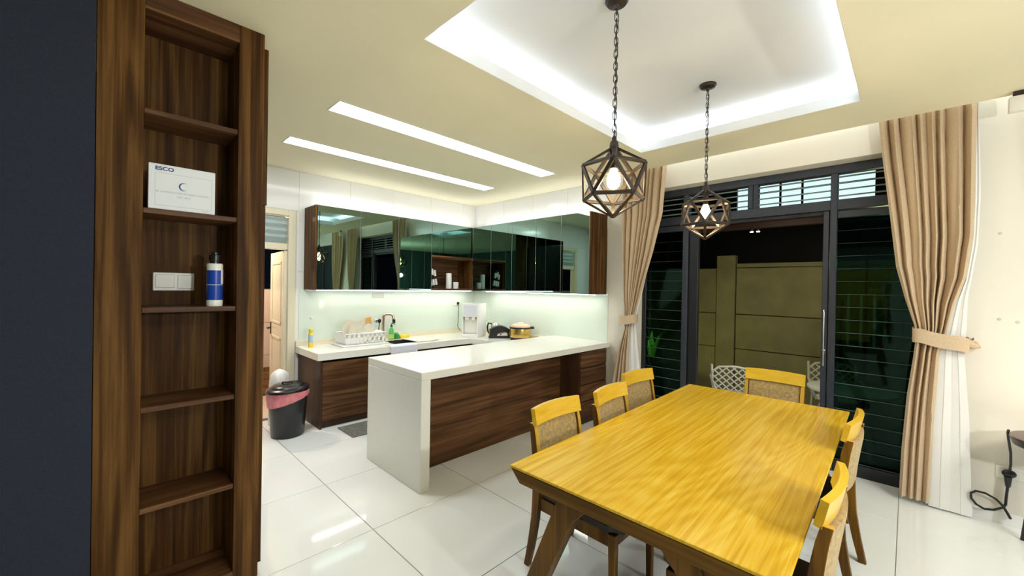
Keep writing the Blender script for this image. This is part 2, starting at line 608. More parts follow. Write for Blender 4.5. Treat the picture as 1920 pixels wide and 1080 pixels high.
# the raised tray: white painted lip, side walls and upper board
tr = MB()
for b in ((CX0, CY0, CX1, CY0 + 0.004), (CX0, CY1 - 0.004, CX1, CY1), (CX0, CY0 + 0.004, CX0 + 0.004, CY1 - 0.004), (CX1 - 0.004, CY0 + 0.004, CX1, CY1 - 0.004)):
    tr.box(b[0], b[1], CEIL + 0.0005, b[2], b[3], zt + 0.002)
tr.build('trim_1', m_white, kind='structure', smooth=False)
tr = MB()
ov = 0.17
tr.box(CX0 - ov, CY0 - ov, 3.11, CX1 + ov, CY1 + ov, 3.15)
for b in ((CX0 - ov - 0.02, CY0 - ov - 0.02, CX1 + ov + 0.02, CY0 - ov), (CX0 - ov - 0.02, CY1 + ov, CX1 + ov + 0.02, CY1 + ov + 0.02), (CX0 - ov - 0.02, CY0 - ov, CX0 - ov, CY1 + ov), (CX1 + ov, CY0 - ov, CX1 + ov + 0.02, CY1 + ov)):
    tr.box(b[0], b[1], zt + 0.001, b[2], b[3], 3.15)
m_tray = pm('tray_paint', (0.77, 0.78, 0.78), 0.85, spec=0.2)
tr.build('trim_2', m_tray, kind='structure', smooth=False)

# window wall (plane X = 4.42)
WY0, WY1, WZ = -0.12, 2.30, 2.732
wr = MB()
wr.box(XW, -4.2, 0, XW + 0.24, WY0, 3.24).box(XW, WY0, WZ, XW + 0.24, WY1, 3.24).box(XW, WY1, 0, XW + 0.24, 5.5, 3.24)
wall_right = wr.build('wall_right', m_wall, kind='structure', smooth=False)
wb = MB()
DX0, DX1, DZ = 0.80, 1.533, 2.387
wb.box(-2.7, YK, 0, DX0 - 0.09, YK + 0.16, 3.24).box(DX0 - 0.09, YK, DZ + 0.07, DX1 + 0.09, YK + 0.16, 3.24).box(DX1 + 0.09, YK, 0, XW, YK + 0.16, 3.24)
wall_back = wb.build('wall_back', m_white, kind='structure', smooth=False)
# closing walls of the living room behind the camera
m_teal = pm('dark_teal_unseen_wall', (0.07, 0.115, 0.105), 0.8, var=0.05, vscale=3)  # invented dark colour, keeps the reflections in the kitchen doors dark
box('wall_left', (-2.86, -4.2, 0, -2.7, 5.42, 3.24), m_teal, kind='structure')
box('wall_front', (-2.86, -4.36, 0, 4.66, -4.2, 3.24), m_teal, kind='structure')
# charcoal partition beside the bookcase
box('wall_charcoal', (-2.7, 2.475, 0, -0.032, 2.62, CEIL), m_dkwall, kind='structure')
box('baseboard_right', (XW - 0.012, -1.19, 0, XW, WY0, 0.085), m_walltile, bev=0.002, kind='structure')
box('baseboard_right', (XW - 0.012, WY1, 0, XW, 2.66, 0.085), m_walltile, bev=0.002, kind='structure')

# wall tiles above and beside the cabinets
xs = [1.644 + 0.626 * k for k in range(-2, 5)] + [XW]
for zr in ((1.73, 2.335), (2.339, CEIL)):
    for i in range(len(xs) - 1):
        a, b = xs[i] + 0.001, xs[i + 1] - 0.001
        z0 = zr[0]
        if a < 1.63 and zr[1] < 2.4:
            continue
        if a < 1.63:
            z0 = 2.462
        if b - a > 0.05:
            box('tile', (a, YK - 0.006, z0 + 0.001, b, YK, zr[1] - 0.001), m_walltile, wall_back, 0.0012)
ys = [2.69 + 0.626 * k for k in range(0, 5)]
ys = [y for y in ys if y < 5.2] + [YK - 0.006]
for zr in ((2.339, CEIL),):
    for i in range(len(ys) - 1):
        if ys[i + 1] - ys[i] > 0.04:
            box('tile', (XW - 0.006, ys[i] + 0.001, zr[0], XW, ys[i + 1] - 0.001, zr[1] - 0.001), m_walltile, wall_right, 0.0012)
# glass backsplash panels
box('backsplash', (1.662, YK - 0.008, 0.83, XW, YK, 1.535), m_splash, wall_back, 0.001)
box('backsplash', (XW - 0.008, 2.668, 0.83, XW, YK - 0.009, 1.54), m_splash, wall_right, 0.001)

# ------------------------------------------------------------------ window wall joinery
win = thing('window_1', None, None, (4.6, 1.09, 0), kind='structure')
FX0, FX1 = 4.58, 4.655


def fr(name, y0, z0, y1, z1, mat=None, x0=FX0, x1=FX1):
    return box(name, (x0, y0, z0, x1, y1, z1), mat or m_frame, win, 0.004)


fr('top_rail', WY0, 2.655, WY1, 2.731)
fr('transom_rail', WY0, 2.33, WY1, 2.42)
fr('post', 0.462, 0.0, 0.512, 2.655, x0=4.57)
fr('post', 1.762, 0.0, 1.82, 2.655, x0=4.57)
fr('mullion', 1.085, 2.42, 1.128, 2.655)
fr('mullion', 1.134, 2.42, 1.178, 2.655)
fr('panel_top_rail', WY0, 2.255, 0.462, 2.318)
fr('panel_top_rail', 1.82, 2.255, WY1, 2.318)
fr('panel_bottom_rail', WY0, 0.0, 0.462, 0.10, m_frame_bl)
fr('panel_bottom_rail', 1.82, 0.0, WY1, 0.10, m_frame_bl)
fr('end_stile', WY0, 0.0, WY0 + 0.05, 2.655, m_frame_bl)
fr('end_stile', WY1 - 0.05, 0.0, WY1, 2.655, m_frame_bl)
jb = fr('door_jamb', 0.518, 0.0, 0.562, 2.325, x0=4.585)
fr('door_jamb', 1.66, 0.0, 1.758, 2.325, m_frame_bl, x0=4.6, x1=4.66)
fr('threshold', 0.562, 0.0, 1.66, 0.012, m_frame_bl)
fr('sliding_track', 0.562, 2.295, 1.66, 2.33, m_frame_bl, x0=4.61, x1=4.66)
hb = MB()
hb.tube([(4.575, 0.54, 0.92), (4.555, 0.54, 0.93), (4.555, 0.54, 1.42), (4.575, 0.54, 1.43)], 0.006, 8)
hb.build('handle', m_steel, jb)
MB().box(4.578, 0.528, 1.03, 4.586, 0.552, 1.07, 0.002).build('lock_plate', m_chrome, jb)


def louvres(y0, y1, z0, z1, pitch, tilt, dep=1.0):
    n = int((z1 - z0) / pitch)
    p = (z1 - z0) / n
    me = None
    for i in range(n):
        zc = z0 + p * (i + 0.5)
        if me is None:
            o = MB().box(-0.0575, -(y1 - y0) / 2, -0.0025, 0.0575, (y1 - y0) / 2, 0.0025).build('louvre_blade', m_louvre, None, smooth=False)
            me = o.data
            me2 = MB().box(0.0535, -(y1 - y0) / 2, -0.0062, 0.0595, (y1 - y0) / 2, 0.0062).build('blade_edge', m_blade_edge, None, smooth=False)
            e2 = me2.data
            bpy.data.objects.remove(me2)
            o.parent = win
        else:
            o = bpy.data.objects.new('louvre_blade', me)
            COL.objects.link(o)
            o.parent = win
        o.matrix_local = Matrix.Translation((4.617 - 4.6, (y0 + y1) / 2 - 1.09, zc)) @ Matrix.Rotation(math.radians(tilt), 4, 'Y') @ Matrix.Diagonal((dep, 1, 1, 1))
        e_ = bpy.data.objects.new('blade_edge', e2)
        COL.objects.link(e_)
        e_.parent = o


louvres(WY0 + 0.05, 0.462, 0.10, 2.255, 0.1125, 80)
louvres(1.82, WY1 - 0.05, 0.10, 2.255, 0.1125, 80)
louvres(WY0 + 0.05, 0.462, 2.425, 2.652, 0.055, 174, 0.5)
louvres(0.512, 1.085, 2.425, 2.652, 0.055, 174, 0.5)
louvres(1.178, 1.762, 2.425, 2.652, 0.055, 174, 0.5)
louvres(1.82, WY1 - 0.05, 2.425, 2.652, 0.055, 174, 0.5)

# ------------------------------------------------------------------ kitchen back door
dr = thing('door_1', None, None, (1.16, YK, 0), kind='structure')
box('door_frame', (DX1, YK - 0.015, 0, DX1 + 0.087, YK + 0.12, DZ + 0.068), m_cream, dr, 0.006)
box('door_frame', (DX0 - 0.087, YK - 0.015, 0, DX0, YK + 0.12, DZ + 0.068), m_cream, dr, 0.006)
box('door_frame', (DX0, YK - 0.015, DZ, DX1, YK + 0.12, DZ + 0.068), m_cream, dr, 0.006)
box('door_frame', (DX0, YK + 0.02, 1.985, DX1, YK + 0.11, 2.06), m_cream, dr, 0.004)
for k in range(4):
    o = MB().box(DX0, -0.05, -0.003, DX1, 0.05, 0.003, 0.001, mat=Matrix.Translation((0, YK + 0.06, 2.10 + 0.077 * k)) @ Matrix.Rotation(math.radians(-48), 4, 'X')).build('louvre_blade', m_jal, dr)
lm = Matrix.Translation((1.536, YK + 0.03, 0)) @ Matrix.Rotation(math.radians(94 - 90) * -1, 4, 'Z')
lf = MB().box(-0.035, 0.0, 0.01, 0.0, 0.74, 1.975, 0.003, mat=lm).build('door_leaf', m_cream, dr)
for z0, z1 in ((0.15, 0.92), (1.08, 1.85)):
    pb = MB()
    for b in ((0.12, z0, 0.62, z0 + 0.03), (0.12, z1 - 0.03, 0.62, z1), (0.12, z0, 0.15, z1), (0.59, z0, 0.62, z1)):
        pb.box(-0.043, b[0], b[1], -0.034, b[2], b[3], 0.003, mat=lm)
    pb.build('panel_moulding', m_cream, lf)
hb = MB()
hb.tube([lm @ Vector(p) for p in ((-0.03, 0.68, 1.0), (-0.08, 0.68, 1.0), (-0.085, 0.58, 1.0))], 0.009, 8)
hb.box(-0.042, 0.66, 0.92, -0.034, 0.70, 1.08, 0.002, mat=lm)
hb.build('handle', m_bronze, lf)

# yard behind the door
box('yard_floor', (-1.5, YK + 0.16, -0.12, 3.2, 7.2, -0.02), m_yardtile, kind='structure')
yw = box('wall_yard', (-1.5, 7.0, -0.02, 3.2, 7.15, 1.49), m_grout, kind='structure')
for i in range(7):
    for j in range(3):
        box('tile', (-0.2 + i * 0.6 + 0.003, 6.985, -0.02 + 0.5 * j + 0.003, -0.2 + (i + 1) * 0.6 - 0.003, 7.0, -0.02 + 0.5 * (j + 1) - 0.003), m_yardtile, yw, 0.002)
ck = thing('crate', 'brown slatted wooden crate in the yard beyond the kitchen door', 'crate', (1.62, 6.72, -0.02))
for k in range(3):
    box('slat', (1.38, 6.50, 0.0 + 0.11 * k, 1.86, 6.52, 0.09 + 0.11 * k), m_crate, ck, 0.003)
    box('slat', (1.38, 6.90, 0.0 + 0.11 * k, 1.86, 6.92, 0.09 + 0.11 * k), m_crate, ck, 0.003)
for x in (1.38, 1.84):
    box('crate_end', (x, 6.52, -0.02, x + 0.02, 6.90, 0.31), m_crate, ck, 0.003)
box('crate_bottom', (1.40, 6.52, -0.02, 1.84, 6.90, 0.0), m_crate, ck)

# ------------------------------------------------------------------ BOOKCASE
BY = 2.5
bk = thing('bookcase', 'tall built-in dark walnut bookcase with open shelves beside the charcoal wall', 'bookcase', (0.28, 2.65, 0))
OX0, OX1 = 0.122, 0.486
BD = 0.30
box('side_panel', (-0.03, BY, 0, OX0, BY + BD, CEIL - 0.001), m_wal_z, bk, 0.0015)
box('side_panel', (OX1, BY, 0.0, 0.60, BY + BD, CEIL - 0.001), m_wal_z, bk, 0.0015)
box('top_panel', (OX0, BY, 2.845, OX1, BY + BD, CEIL - 0.001), m_wal_x, bk, 0.001)
box('back_panel', (OX0, BY + BD - 0.02, 0.0, OX1, BY + BD, 2.845), m_wal_z, bk)
box('bottom_panel', (OX0, BY, 0.0, OX1, BY + BD - 0.02, 0.08), m_wal_x, bk, 0.001)
SZ = (2.392, 1.934, 1.470, 1.008, 0.538)
for z in SZ:
    box('shelf', (OX0 + 0.001, BY + 0.008, z - 0.024, OX1 - 0.001, BY + BD - 0.02, z), m_wal_x, bk, 0.0015)
box('side_door', (0.6005, BY + 0.02, 2.02, 0.625, BY + BD, 2.87), m_wal_z, bk, 0.0015)
box('side_door', (0.6005, BY + 0.02, 0.06, 0.619, BY + BD, 2.014), m_wal_z, bk, 0.0015)
# tall cabinets behind it, seen only in the glossy kitchen doors
tc = thing('tall_cabinet', 'black tall larder cabinet behind the bookcase, seen mirrored in the kitchen doors', 'cabinet', (0.2, 3.4, 0))
box('body', (-0.20, BY + BD + 0.005, 0, 0.50, 4.30, 2.60), m_blackm, tc, 0.003)
for k in range(3):
    box('door', (0.5005, 2.82 + 0.49 * k, 0.08, 0.52, 3.30 + 0.49 * k, 2.58), m_black, tc, 0.002)
fg = thing('refrigerator', 'grey refrigerator beside the back door, seen mirrored in the kitchen doors', 'refrigerator', (0.1, 4.7, 0))
box('body', (-0.45, 4.56, 0.0, 0.20, 5.255, 1.62), m_fridge, fg, 0.01)
box('door', (0.202, 4.57, 0.62, 0.25, 5.245, 1.61), m_fridge, fg, 0.01)
box('door', (0.202, 4.57, 0.04, 0.25, 5.245, 0.60), m_fridge, fg, 0.01)
fc = thing('overhead_cabinet', 'black overhead cabinet above the grey refrigerator', 'cabinet', (0.0, 4.7, 1.75))
box('body', (-0.45, 4.56, 1.75, 0.22, 5.259, 2.55), m_blackm, fc, 0.003)
box('door', (0.2205, 4.57, 1.76, 0.24, 5.25, 2.54), m_black, fc, 0.002)

# things on the shelves
bx = thing('cardboard_box', 'white product carton with a blue crescent print on the second bookcase shelf', 'box', (0.29, 2.56, 1.934))
bw0, bw1, bh = 0.140, 0.392, 0.212
MB().box(bw0, 2.512, 1.9345, bw1, 2.585, 1.934 + bh, 0.002).build('carton', m_card, bx)
MF = Matrix.Translation((0, 2.5115, 0)) @ Matrix.Rotation(PI / 2, 4, 'X')


def onface(x, z):
    return Matrix.Translation((x, 2.5115, z)) @ Matrix.Rotation(PI / 2, 4, 'X')


text('ESCO', 'lettering', m_blueprint, bx, onface(0.197, 2.125), 0.024, 0.0008, sx=1.15)
text('HR V4 PREMIUM HEATED PANEL CONTROL', 'lettering', m_greyprint, bx, onface(0.266, 2.018), 0.0105, 0.0)
text('(220V  50Hz)', 'lettering', m_greyprint, bx, onface(0.268, 2.000), 0.0095, 0.0)
text('www.esco', 'lettering', m_greyprint, bx, onface(0.352, 1.946), 0.006, 0.0)
cr = MB()
for k in range(24):
    q = []
    for kk in (k, k + 1):
        a = math.radians(40 + 280 * kk / 24)
        th = 0.0002 + 0.0062 * math.sin(PI * kk / 24) ** 1.5
        q.append(((0.268 + 0.019 * math.cos(a), 2.052 + 0.019 * math.sin(a)), (0.268 + (0.019 - th) * math.cos(a), 2.052 + (0.019 - th) * math.sin(a))))
    cr.prism([q[0][0], q[1][0], q[1][1], q[0][1]], 'Y', 2.5112, 2.512)
cr.build('crescent_print', m_blueprint, bx, smooth=False)
bo = MB()
for b in ((0.163, 2.105, 0.378, 2.106), (0.163, 1.953, 0.378, 1.954), (0.163, 1.953, 0.164, 2.106), (0.377, 1.953, 0.378, 2.106)):
    bo.box(b[0], 2.5114, b[1], b[2], 2.512, b[3])
bo.build('border_print', m_greyprint, bx, smooth=False)
sp = thing('spray_can', 'blue and white bottle with a black cap on the third bookcase shelf', 'bottle', (0.402, 2.555, 1.47))
MB().lathe([(0.0, 0), (0.034, 0), (0.035, 0.004), (0.035, 0.030), (0.034, 0.032)], (0.402, 2.555, 1.4705), 24).build('base', m_wplast, sp)
MB().lathe([(0.034, 0.030), (0.034, 0.185)], (0.402, 2.555, 1.4705), 24, cap=True).build('label_wrap', m_blue, sp)
MB().lathe([(0.0345, 0.184), (0.035, 0.212), (0.032, 0.219), (0.0, 0.219)], (0.402, 2.555, 1.4705), 24).build('shoulder', m_wplast, sp)
MB().lathe([(0.0343, 0.108), (0.0343, 0.112)], (0.402, 2.555, 1.4705), 24).build('label_stripe', m_ltblue, sp, label='pale blue stripe')
mb = MB()
a0, a1 = math.radians(-52), math.radians(30)
mb.prism([(0.402 + r * math.cos(a), 2.555 + r * math.sin(a)) for r, a in [(0.0355, a0 + (a1 - a0) * k / 8) for k in range(9)] + [(0.034, a1 - (a1 - a0) * k / 8) for k in range(9)]], 'Z', 1.585, 1.66)
mb.build('side_label', m_wplast, sp, label='white side label')
MB().lathe([(0.022, 0.2192), (0.022, 0.235), (0.026, 0.236), (0.026, 0.262), (0.016, 0.266), (0.016, 0.276), (0.0, 0.277)], (0.402, 2.555, 1.4705), 20).build('cap', m_black, sp)
sw = thing('light_switch', 'ivory double light switch on the back of the third bookcase shelf', 'switch', (0.29, 2.78, 1.58))
MB().box(0.176, 2.768, 1.545, 0.345, 2.7798, 1.640, 0.003).build('plate', m_switch, sw)
MB().box(0.186, 2.764, 1.560, 0.262, 2.769, 1.630, 0.002).build('rocker', m_switch, sw)
MB().box(0.275, 2.764, 1.557, 0.337, 2.769, 1.628, 0.002).build('rocker', m_switch, sw)

# ------------------------------------------------------------------ KITCHEN ISLAND
IX0, IY0, IY1, IZ = 1.70, 2.623, 3.505, 0.928
isl = thing('kitchen_island', 'cream stone waterfall kitchen island with walnut panels', 'kitchen island', (3.0, 3.06, 0))
MB().box(IX0, IY0, IZ - 0.064, XW - 0.009, IY1, IZ, 0.004).build('worktop', m_stone, isl)
MB().box(IX0, IY0, 0.001, IX0 + 0.085, IY1, IZ - 0.0642, 0.003).build('waterfall_panel', m_stone, isl)
MB().box(IX0 + 0.086, 2.952, 0.001, 3.84, 2.975, IZ - 0.065, 0.001).build('front_panel', m_wal_x, isl)
MB().box(IX0 + 0.086, 2.976, 0.10, 3.83, IY1 - 0.03, IZ - 0.065).build('carcass', m_wal_dk, isl)
MB().box(3.84, 2.685, 0.001, XW - 0.01, IY1 - 0.03, IZ - 0.065, 0.001).build('drawer_unit', m_wal_dk, isl)
dz0, dz1 = 0.075, IZ - 0.072
dh = (dz1 - dz0) / 4
for k in range(4):
    MB().box(3.852, 2.662, dz0 + dh * k + 0.009, XW - 0.03, 2.684, dz0 + dh * (k + 1) - 0.009, 0.002).build('drawer_front', m_wal_x, isl)

# ------------------------------------------------------------------ BASE CABINETS and sink worktop
CZ = 0.831
bc = thing('base_cabinet', 'walnut base cabinet under the sink worktop, left end', 'cabinet', (2.4, 4.9, 0))
MB().box(1.657, 4.535, 0.001, 1.68, YK - 0.01, CZ - 0.078, 0.001).build('end_panel', m_wal_dk, bc)
MB().box(1.681, 4.56, 0.10, 3.75, YK - 0.01, CZ - 0.078 - 0.12).build('carcass', m_wal_dk, bc)
MB().box(1.681, 4.575, 0.001, 3.75, 4.60, 0.10).build('plinth', m_wal_dk, bc)
for k in range(4):
    MB().box(1.683 + 0.515 * k, 4.538, 0.085, 1.683 + 0.515 * (k + 1) - 0.004, 4.558, CZ - 0.105, 0.002).build('door', m_wal_x, bc)
rc = thing('base_cabinet', 'walnut base cabinet under the worktop along the right kitchen wall', 'cabinet', (4.1, 4.1, 0))
MB().box(3.78, 3.51, 0.10, XW - 0.01, YK - 0.01, CZ - 0.08).build('carcass', m_wal_dk, rc)
MB().box(3.82, 3.51, 0.001, XW - 0.01, 4.9, 0.10).build('plinth', m_wal_dk, rc)
for k in range(2):
    MB().box(3.762, 3.512 + 0.5 * k, 0.10, 3.78, 4.008 + 0.5 * k, CZ - 0.09, 0.002).build('door', m_wal_z, rc)
SX0, SX1, SY0, SY1 = 2.62, 3.30, 4.66, 5.03
wt = MB()
zt0, zt1 = CZ - 0.076, CZ
wt.box(1.625, 4.515, zt0, SX0, YK - 0.009, zt1).box(SX1, 4.515, zt0, XW - 0.009, YK - 0.009, zt1).box(SX0, 4.515, zt0, SX1, SY0, zt1).box(SX0, SY1, zt0, SX1, YK - 0.009, zt1)
wt.box(3.745, 3.506, zt0, XW - 0.009, 4.515, zt1)
wtop = wt.build('sink_worktop', m_stone, smooth=False, label='cream stone L-shaped worktop with sink along the back kitchen wall', cat='worktop')
up = MB()
up.box(1.625, YK - 0.028, zt1, XW - 0.009, YK - 0.009, zt1 + 0.06, 0.002).box(XW - 0.028, 3.506, zt1, XW - 0.009, YK - 0.029, zt1 + 0.06, 0.002)
up.build('upstand', pm('beige_stone', (0.80, 0.72, 0.55), 0.25), wall_back)
sk = MB()
sk.box(SX0 + 0.002, SY0 + 0.002, 0.66, SX1 - 0.002, SY1 - 0.002, 0.665)
for b in ((SX0 + 0.002, SY0 + 0.002, SX0 + 0.008, SY1 - 0.002), (SX1 - 0.008, SY0 + 0.002, SX1 - 0.002, SY1 - 0.002), (SX0 + 0.008, SY0 + 0.002, SX1 - 0.008, SY0 + 0.008), (SX0 + 0.008, SY1 - 0.008, SX1 - 0.008, SY1 - 0.002)):
    sk.box(b[0], b[1], 0.665, b[2], b[3], CZ - 0.004)
sk.lathe([(0.035, 0.0), (0.035, 0.004), (0.0, 0.002)], (2.96, 4.84, 0.665), 16)
sk.build('sink', m_sink, smooth=False, label='stainless steel sink basin set in the cream worktop', cat='sink')

# ------------------------------------------------------------------ WALL CABINETS
UZ0, UZ1, UD = 1.515, 2.505, 0.35
UY = YK - UD
xs = [1.732, 2.254, 2.779, 3.305]
desc = ['walnut-ended wall cabinet with a mirror-black door, leftmost over the sink', 'mirror-black wall cabinet over the dish rack, second from the left end', 'mirror-black wall cabinet immediately left of the open niche']
for k in range(3):
    t = thing('wall_cabinet', desc[k], 'cabinet', ((xs[k] + xs[k + 1]) / 2, YK - 0.2, UZ0), group='mirror-fronted wall cabinets')
    if k == 0:
        box('end_panel', (1.71, UY - 0.02, UZ0, 1.731, YK - 0.0065, UZ1), m_wal_z, t, 0.001)
    box('carcass', (xs[k] + 0.001, UY + 0.001, UZ0 + 0.004, xs[k + 1] - 0.001, YK - 0.0085, UZ1 - 0.002), m_wal_dk, t)
    box('door', (xs[k] + 0.0015, UY - 0.02, UZ0 + 0.002, xs[k + 1] - 0.0015, UY, UZ1), m_mirror, t, 0.0015)
    box('door_edge', (xs[k + 1] - 0.0035, UY - 0.0206, UZ0 + 0.003, xs[k + 1] - 0.0018, UY - 0.019, UZ1 - 0.001), m_mirror_edge, t)
NX0, NX1, NZ = 3.306, 4.068, 2.003
nt_ = thing('wall_cabinet', 'corner wall cabinet with an open walnut niche below its mirror-black door', 'cabinet', (3.69, YK - 0.2, UZ0), group='mirror-fronted wall cabinets')
box('carcass', (NX0, UY + 0.001, NZ + 0.002, NX1, YK - 0.0085, UZ1 - 0.002), m_wal_dk, nt_)
box('door', (NX0 + 0.0015, UY - 0.02, NZ + 0.024, NX1 - 0.002, UY, UZ1), m_mirror, nt_, 0.0015)
box('niche_top', (NX0, UY - 0.02, NZ - 0.0, NX1, UY + 0.0005, NZ + 0.022), m_wal_x, nt_, 0.001)
box('niche_top_board', (NX0, UY + 0.001, NZ - 0.02, NX1, YK - 0.0085, NZ + 0.0015), m_wal_x, nt_)
box('niche_side', (NX1 - 0.022, UY - 0.02, UZ0 + 0.0305, NX1, YK - 0.0085, NZ - 0.021), m_wal_z, nt_, 0.001)
box('niche_side', (NX0, UY - 0.0, UZ0 + 0.0305, NX0 + 0.018, YK - 0.0085, NZ - 0.021), m_wal_z, nt_, 0.001)
box('niche_back', (NX0 + 0.018, YK - 0.03, UZ0 + 0.0305, NX1 - 0.022, YK - 0.009, NZ - 0.021), m_wal_x, nt_)
box('niche_bottom', (NX0, UY - 0.02, UZ0, NX1, YK - 0.0085, UZ0 + 0.03), m_wal_x, nt_, 0.001)
ysd = [4.868, 4.443, 4.005, 3.558, 3.134, 2.712]
desc = ['mirror-black wall cabinet in the corner of the right kitchen wall', 'mirror-black wall cabinet second from the corner on the right wall', 'mirror-black wall cabinet in the middle of the right kitchen wall', 'mirror-black wall cabinet second from the walnut end panel', 'mirror-black wall cabinet beside its walnut end panel, nearest the curtain']
UX = XW - UD
for k in range(5):
    t = thing('wall_cabinet', desc[k], 'cabinet', (XW - 0.2, (ysd[k] + ysd[k + 1]) / 2, UZ0), group='mirror-fronted wall cabinets')
    box('carcass', (UX + 0.001, ysd[k + 1] + 0.001, UZ0 + 0.004, XW - 0.0085, ysd[k] - 0.001, UZ1 - 0.002), m_wal_dk, t)
    box('door', (UX - 0.02, ysd[k + 1] + 0.0015, UZ0 + 0.002, UX, ysd[k] - 0.0015, UZ1), m_mirror, t, 0.0015)
    box('door_edge', (UX - 0.0206, ysd[k + 1] + 0.0018, UZ0 + 0.003, UX - 0.019, ysd[k + 1] + 0.0035, UZ1 - 0.001), m_mirror_edge, t)
    if k == 4:
        box('end_panel', (UX - 0.02, 2.69, UZ0, XW - 0.009, 2.711, UZ1), m_wal_z, t, 0.001)
for nm, b, lb in (('led_strip', (1.80, 5.07, UZ0 - 0.012, 4.2, 5.09, UZ0 - 0.001), 'slim lit strip under the back wall cabinets'), ('led_strip', (4.24, 2.75, UZ0 - 0.012, 4.26, 4.75, UZ0 - 0.001), 'slim lit strip under the right wall cabinets')):
    box(nm, b, m_led, label=lb, cat='light strip')

# capsule rack and cups in the niche
zn = UZ0 + 0.0305
rk = thing('capsule_rack', 'black wire rack holding white capsule cups in the niche', 'rack', (3.44, 5.03, zn))
mm = Matrix.Translation((3.42, 5.03, zn)) @ Matrix.Rotation(math.radians(-10), 4, 'Y')
MB().box(-0.055, -0.05, 0.02, 0.075, 0.05, 0.035, mat=mm).box(-0.055, -0.05, 0.15, 0.075, 0.05, 0.16, mat=mm).box(-0.055, 0.04, 0.02, 0.075, 0.05, 0.30, mat=mm).box(-0.03, -0.05, 0.30, 0.085, 0.05, 0.31, mat=mm).box(-0.02, -0.06, 0.0, 0.10, 0.06, 0.012, mat=Matrix.Translation((3.42, 5.03, zn))).build('stand', m_blackm, rk)
for i, (a, z) in enumerate(((-0.035, 0.045), (0.01, 0.045), (0.055, 0.045), (-0.03, 0.165), (0.012, 0.20), (0.055, 0.175))):
    MB().box(a - 0.017, -0.045, z, a + 0.017, -0.01, z + 0.09, 0.004, mat=mm).build('capsule', m_wplast, rk)
MB().lathe([(0, 0), (0.045, 0), (0.045, 0.004), (0.043, 0.23), (0.040, 0.235), (0, 0.235)], (3.71, 5.02, zn), 24).build('cup_stack', m_wplast, label='tall stack of white cups in the niche', cat='cups')
MB().lathe([(0, 0), (0.042, 0), (0.045, 0.09), (0.043, 0.10), (0.038, 0.095), (0.035, 0.02), (0, 0.02)], (3.82, 4.99, zn), 24).build('cup_stack', m_wplast, label='short white tub to the right of the tall cup stack', cat='cups')

# ------------------------------------------------------------------ ITEMS ON THE SINK WORKTOP
c = thing('spray_can', 'yellow aerosol can with a blue label at the left end of the sink worktop', 'aerosol', (1.73, 5.05, CZ))
MB().lathe([(0, 0), (0.026, 0), (0.026, 0.16), (0.018, 0.175)], (1.73, 5.05, CZ), 18).build('body', m_yellow, c)
MB().lathe([(0.0265, 0.06), (0.0265, 0.15)], (1.73, 5.05, CZ), 18, cap=True).build('label_wrap', m_ltblue, c)
MB().lathe([(0.020, 0.175), (0.022, 0.178), (0.022, 0.215), (0.015, 0.225), (0, 0.226)], (1.73, 5.05, CZ), 18).build('cap', m_yellow, c)

rx0, rx1, ry0, ry1 = 2.03, 2.565, 4.80, 5.13
dk = thing('dish_rack', 'white plastic dish rack on its drip tray beside the sink', 'dish rack', (2.3, 4.97, CZ))
MB().box(rx0 - 0.03, ry0 - 0.025, CZ + 0.001, rx1 + 0.03, ry1 + 0.03, CZ + 0.018, 0.006, 2).build('drip_tray', m_wplast, dk)
bs = MB()


def wallq(p0, p1, z0, z1, flare):
    return None


zb, zr = CZ + 0.022, CZ + 0.150
tp = 0.03
bs.box(rx0 + tp, ry0 + tp, zb, rx1 - tp, ry1 - tp, zb + 0.006)
# front: left block, posts and arches
nS = 8
xf0, xf1 = rx0 + tp, rx1 - tp
for side in (0, 1):
    yb, yt = (ry0 + tp, ry0) if side == 0 else (ry1 - tp, ry1)
    for k in range(nS + 1):
        xx = xf0 + (xf1 - xf0) * k / nS
        bs.prism([(yb - 0.003, zb), (yb + 0.003, zb), (yt + 0.003, zr), (yt - 0.003, zr)], 'X', xx - 0.013, xx + 0.013)
    for f0, f1 in ((0.0, 0.15), (0.66, 1.0)):
        y0_, y1_ = yb + (yt - yb) * f0, yb + (yt - yb) * f1
        z0_, z1_ = zb + (zr - zb) * f0, zb + (zr - zb) * f1
        bs.prism([(y0_ - 0.003, z0_), (y0_ + 0.003, z0_), (y1_ + 0.003, z1_), (y1_ - 0.003, z1_)], 'X', xf0 - 0.01, xf1 + 0.01)
    f0, f1 = 0.0, 1.0
    if side == 0:
        bs.prism([(yb - 0.0025, zb), (yb + 0.0025, zb), (yt + 0.0025, zr), (yt - 0.0025, zr)], 'X', xf0 - 0.01, xf0 + 0.16)
for xb, xt in ((rx0 + tp, rx0), (rx1 - tp, rx1)):
    bs.prism([(xb - 0.003, zb), (xb + 0.003, zb), (xt + 0.003, zr), (xt - 0.003, zr)], 'Y', ry0 + 0.012, ry1 - 0.012)
bs.tube([(rx0, ry0, zr), (rx1, ry0, zr), (rx1, ry1, zr), (rx0, ry1, zr)], 0.007, 8, closed=True)
bs.build('basket', m_wplast, dk)
pd = [('large cream dinner plate, leftmost standing in the dish rack', 2.17, 5.02, 0.14), ('cream dinner plate standing just in front of the leftmost plate', 2.22, 4.95, 0.13), ('cream plate in the middle of the dish rack', 2.33, 5.03, 0.13), ('cream side plate at the right of the plates in the dish rack', 2.40, 4.98, 0.11), ('cream bowl-like plate lowest at the front of the dish rack', 2.27, 4.89, 0.09)]
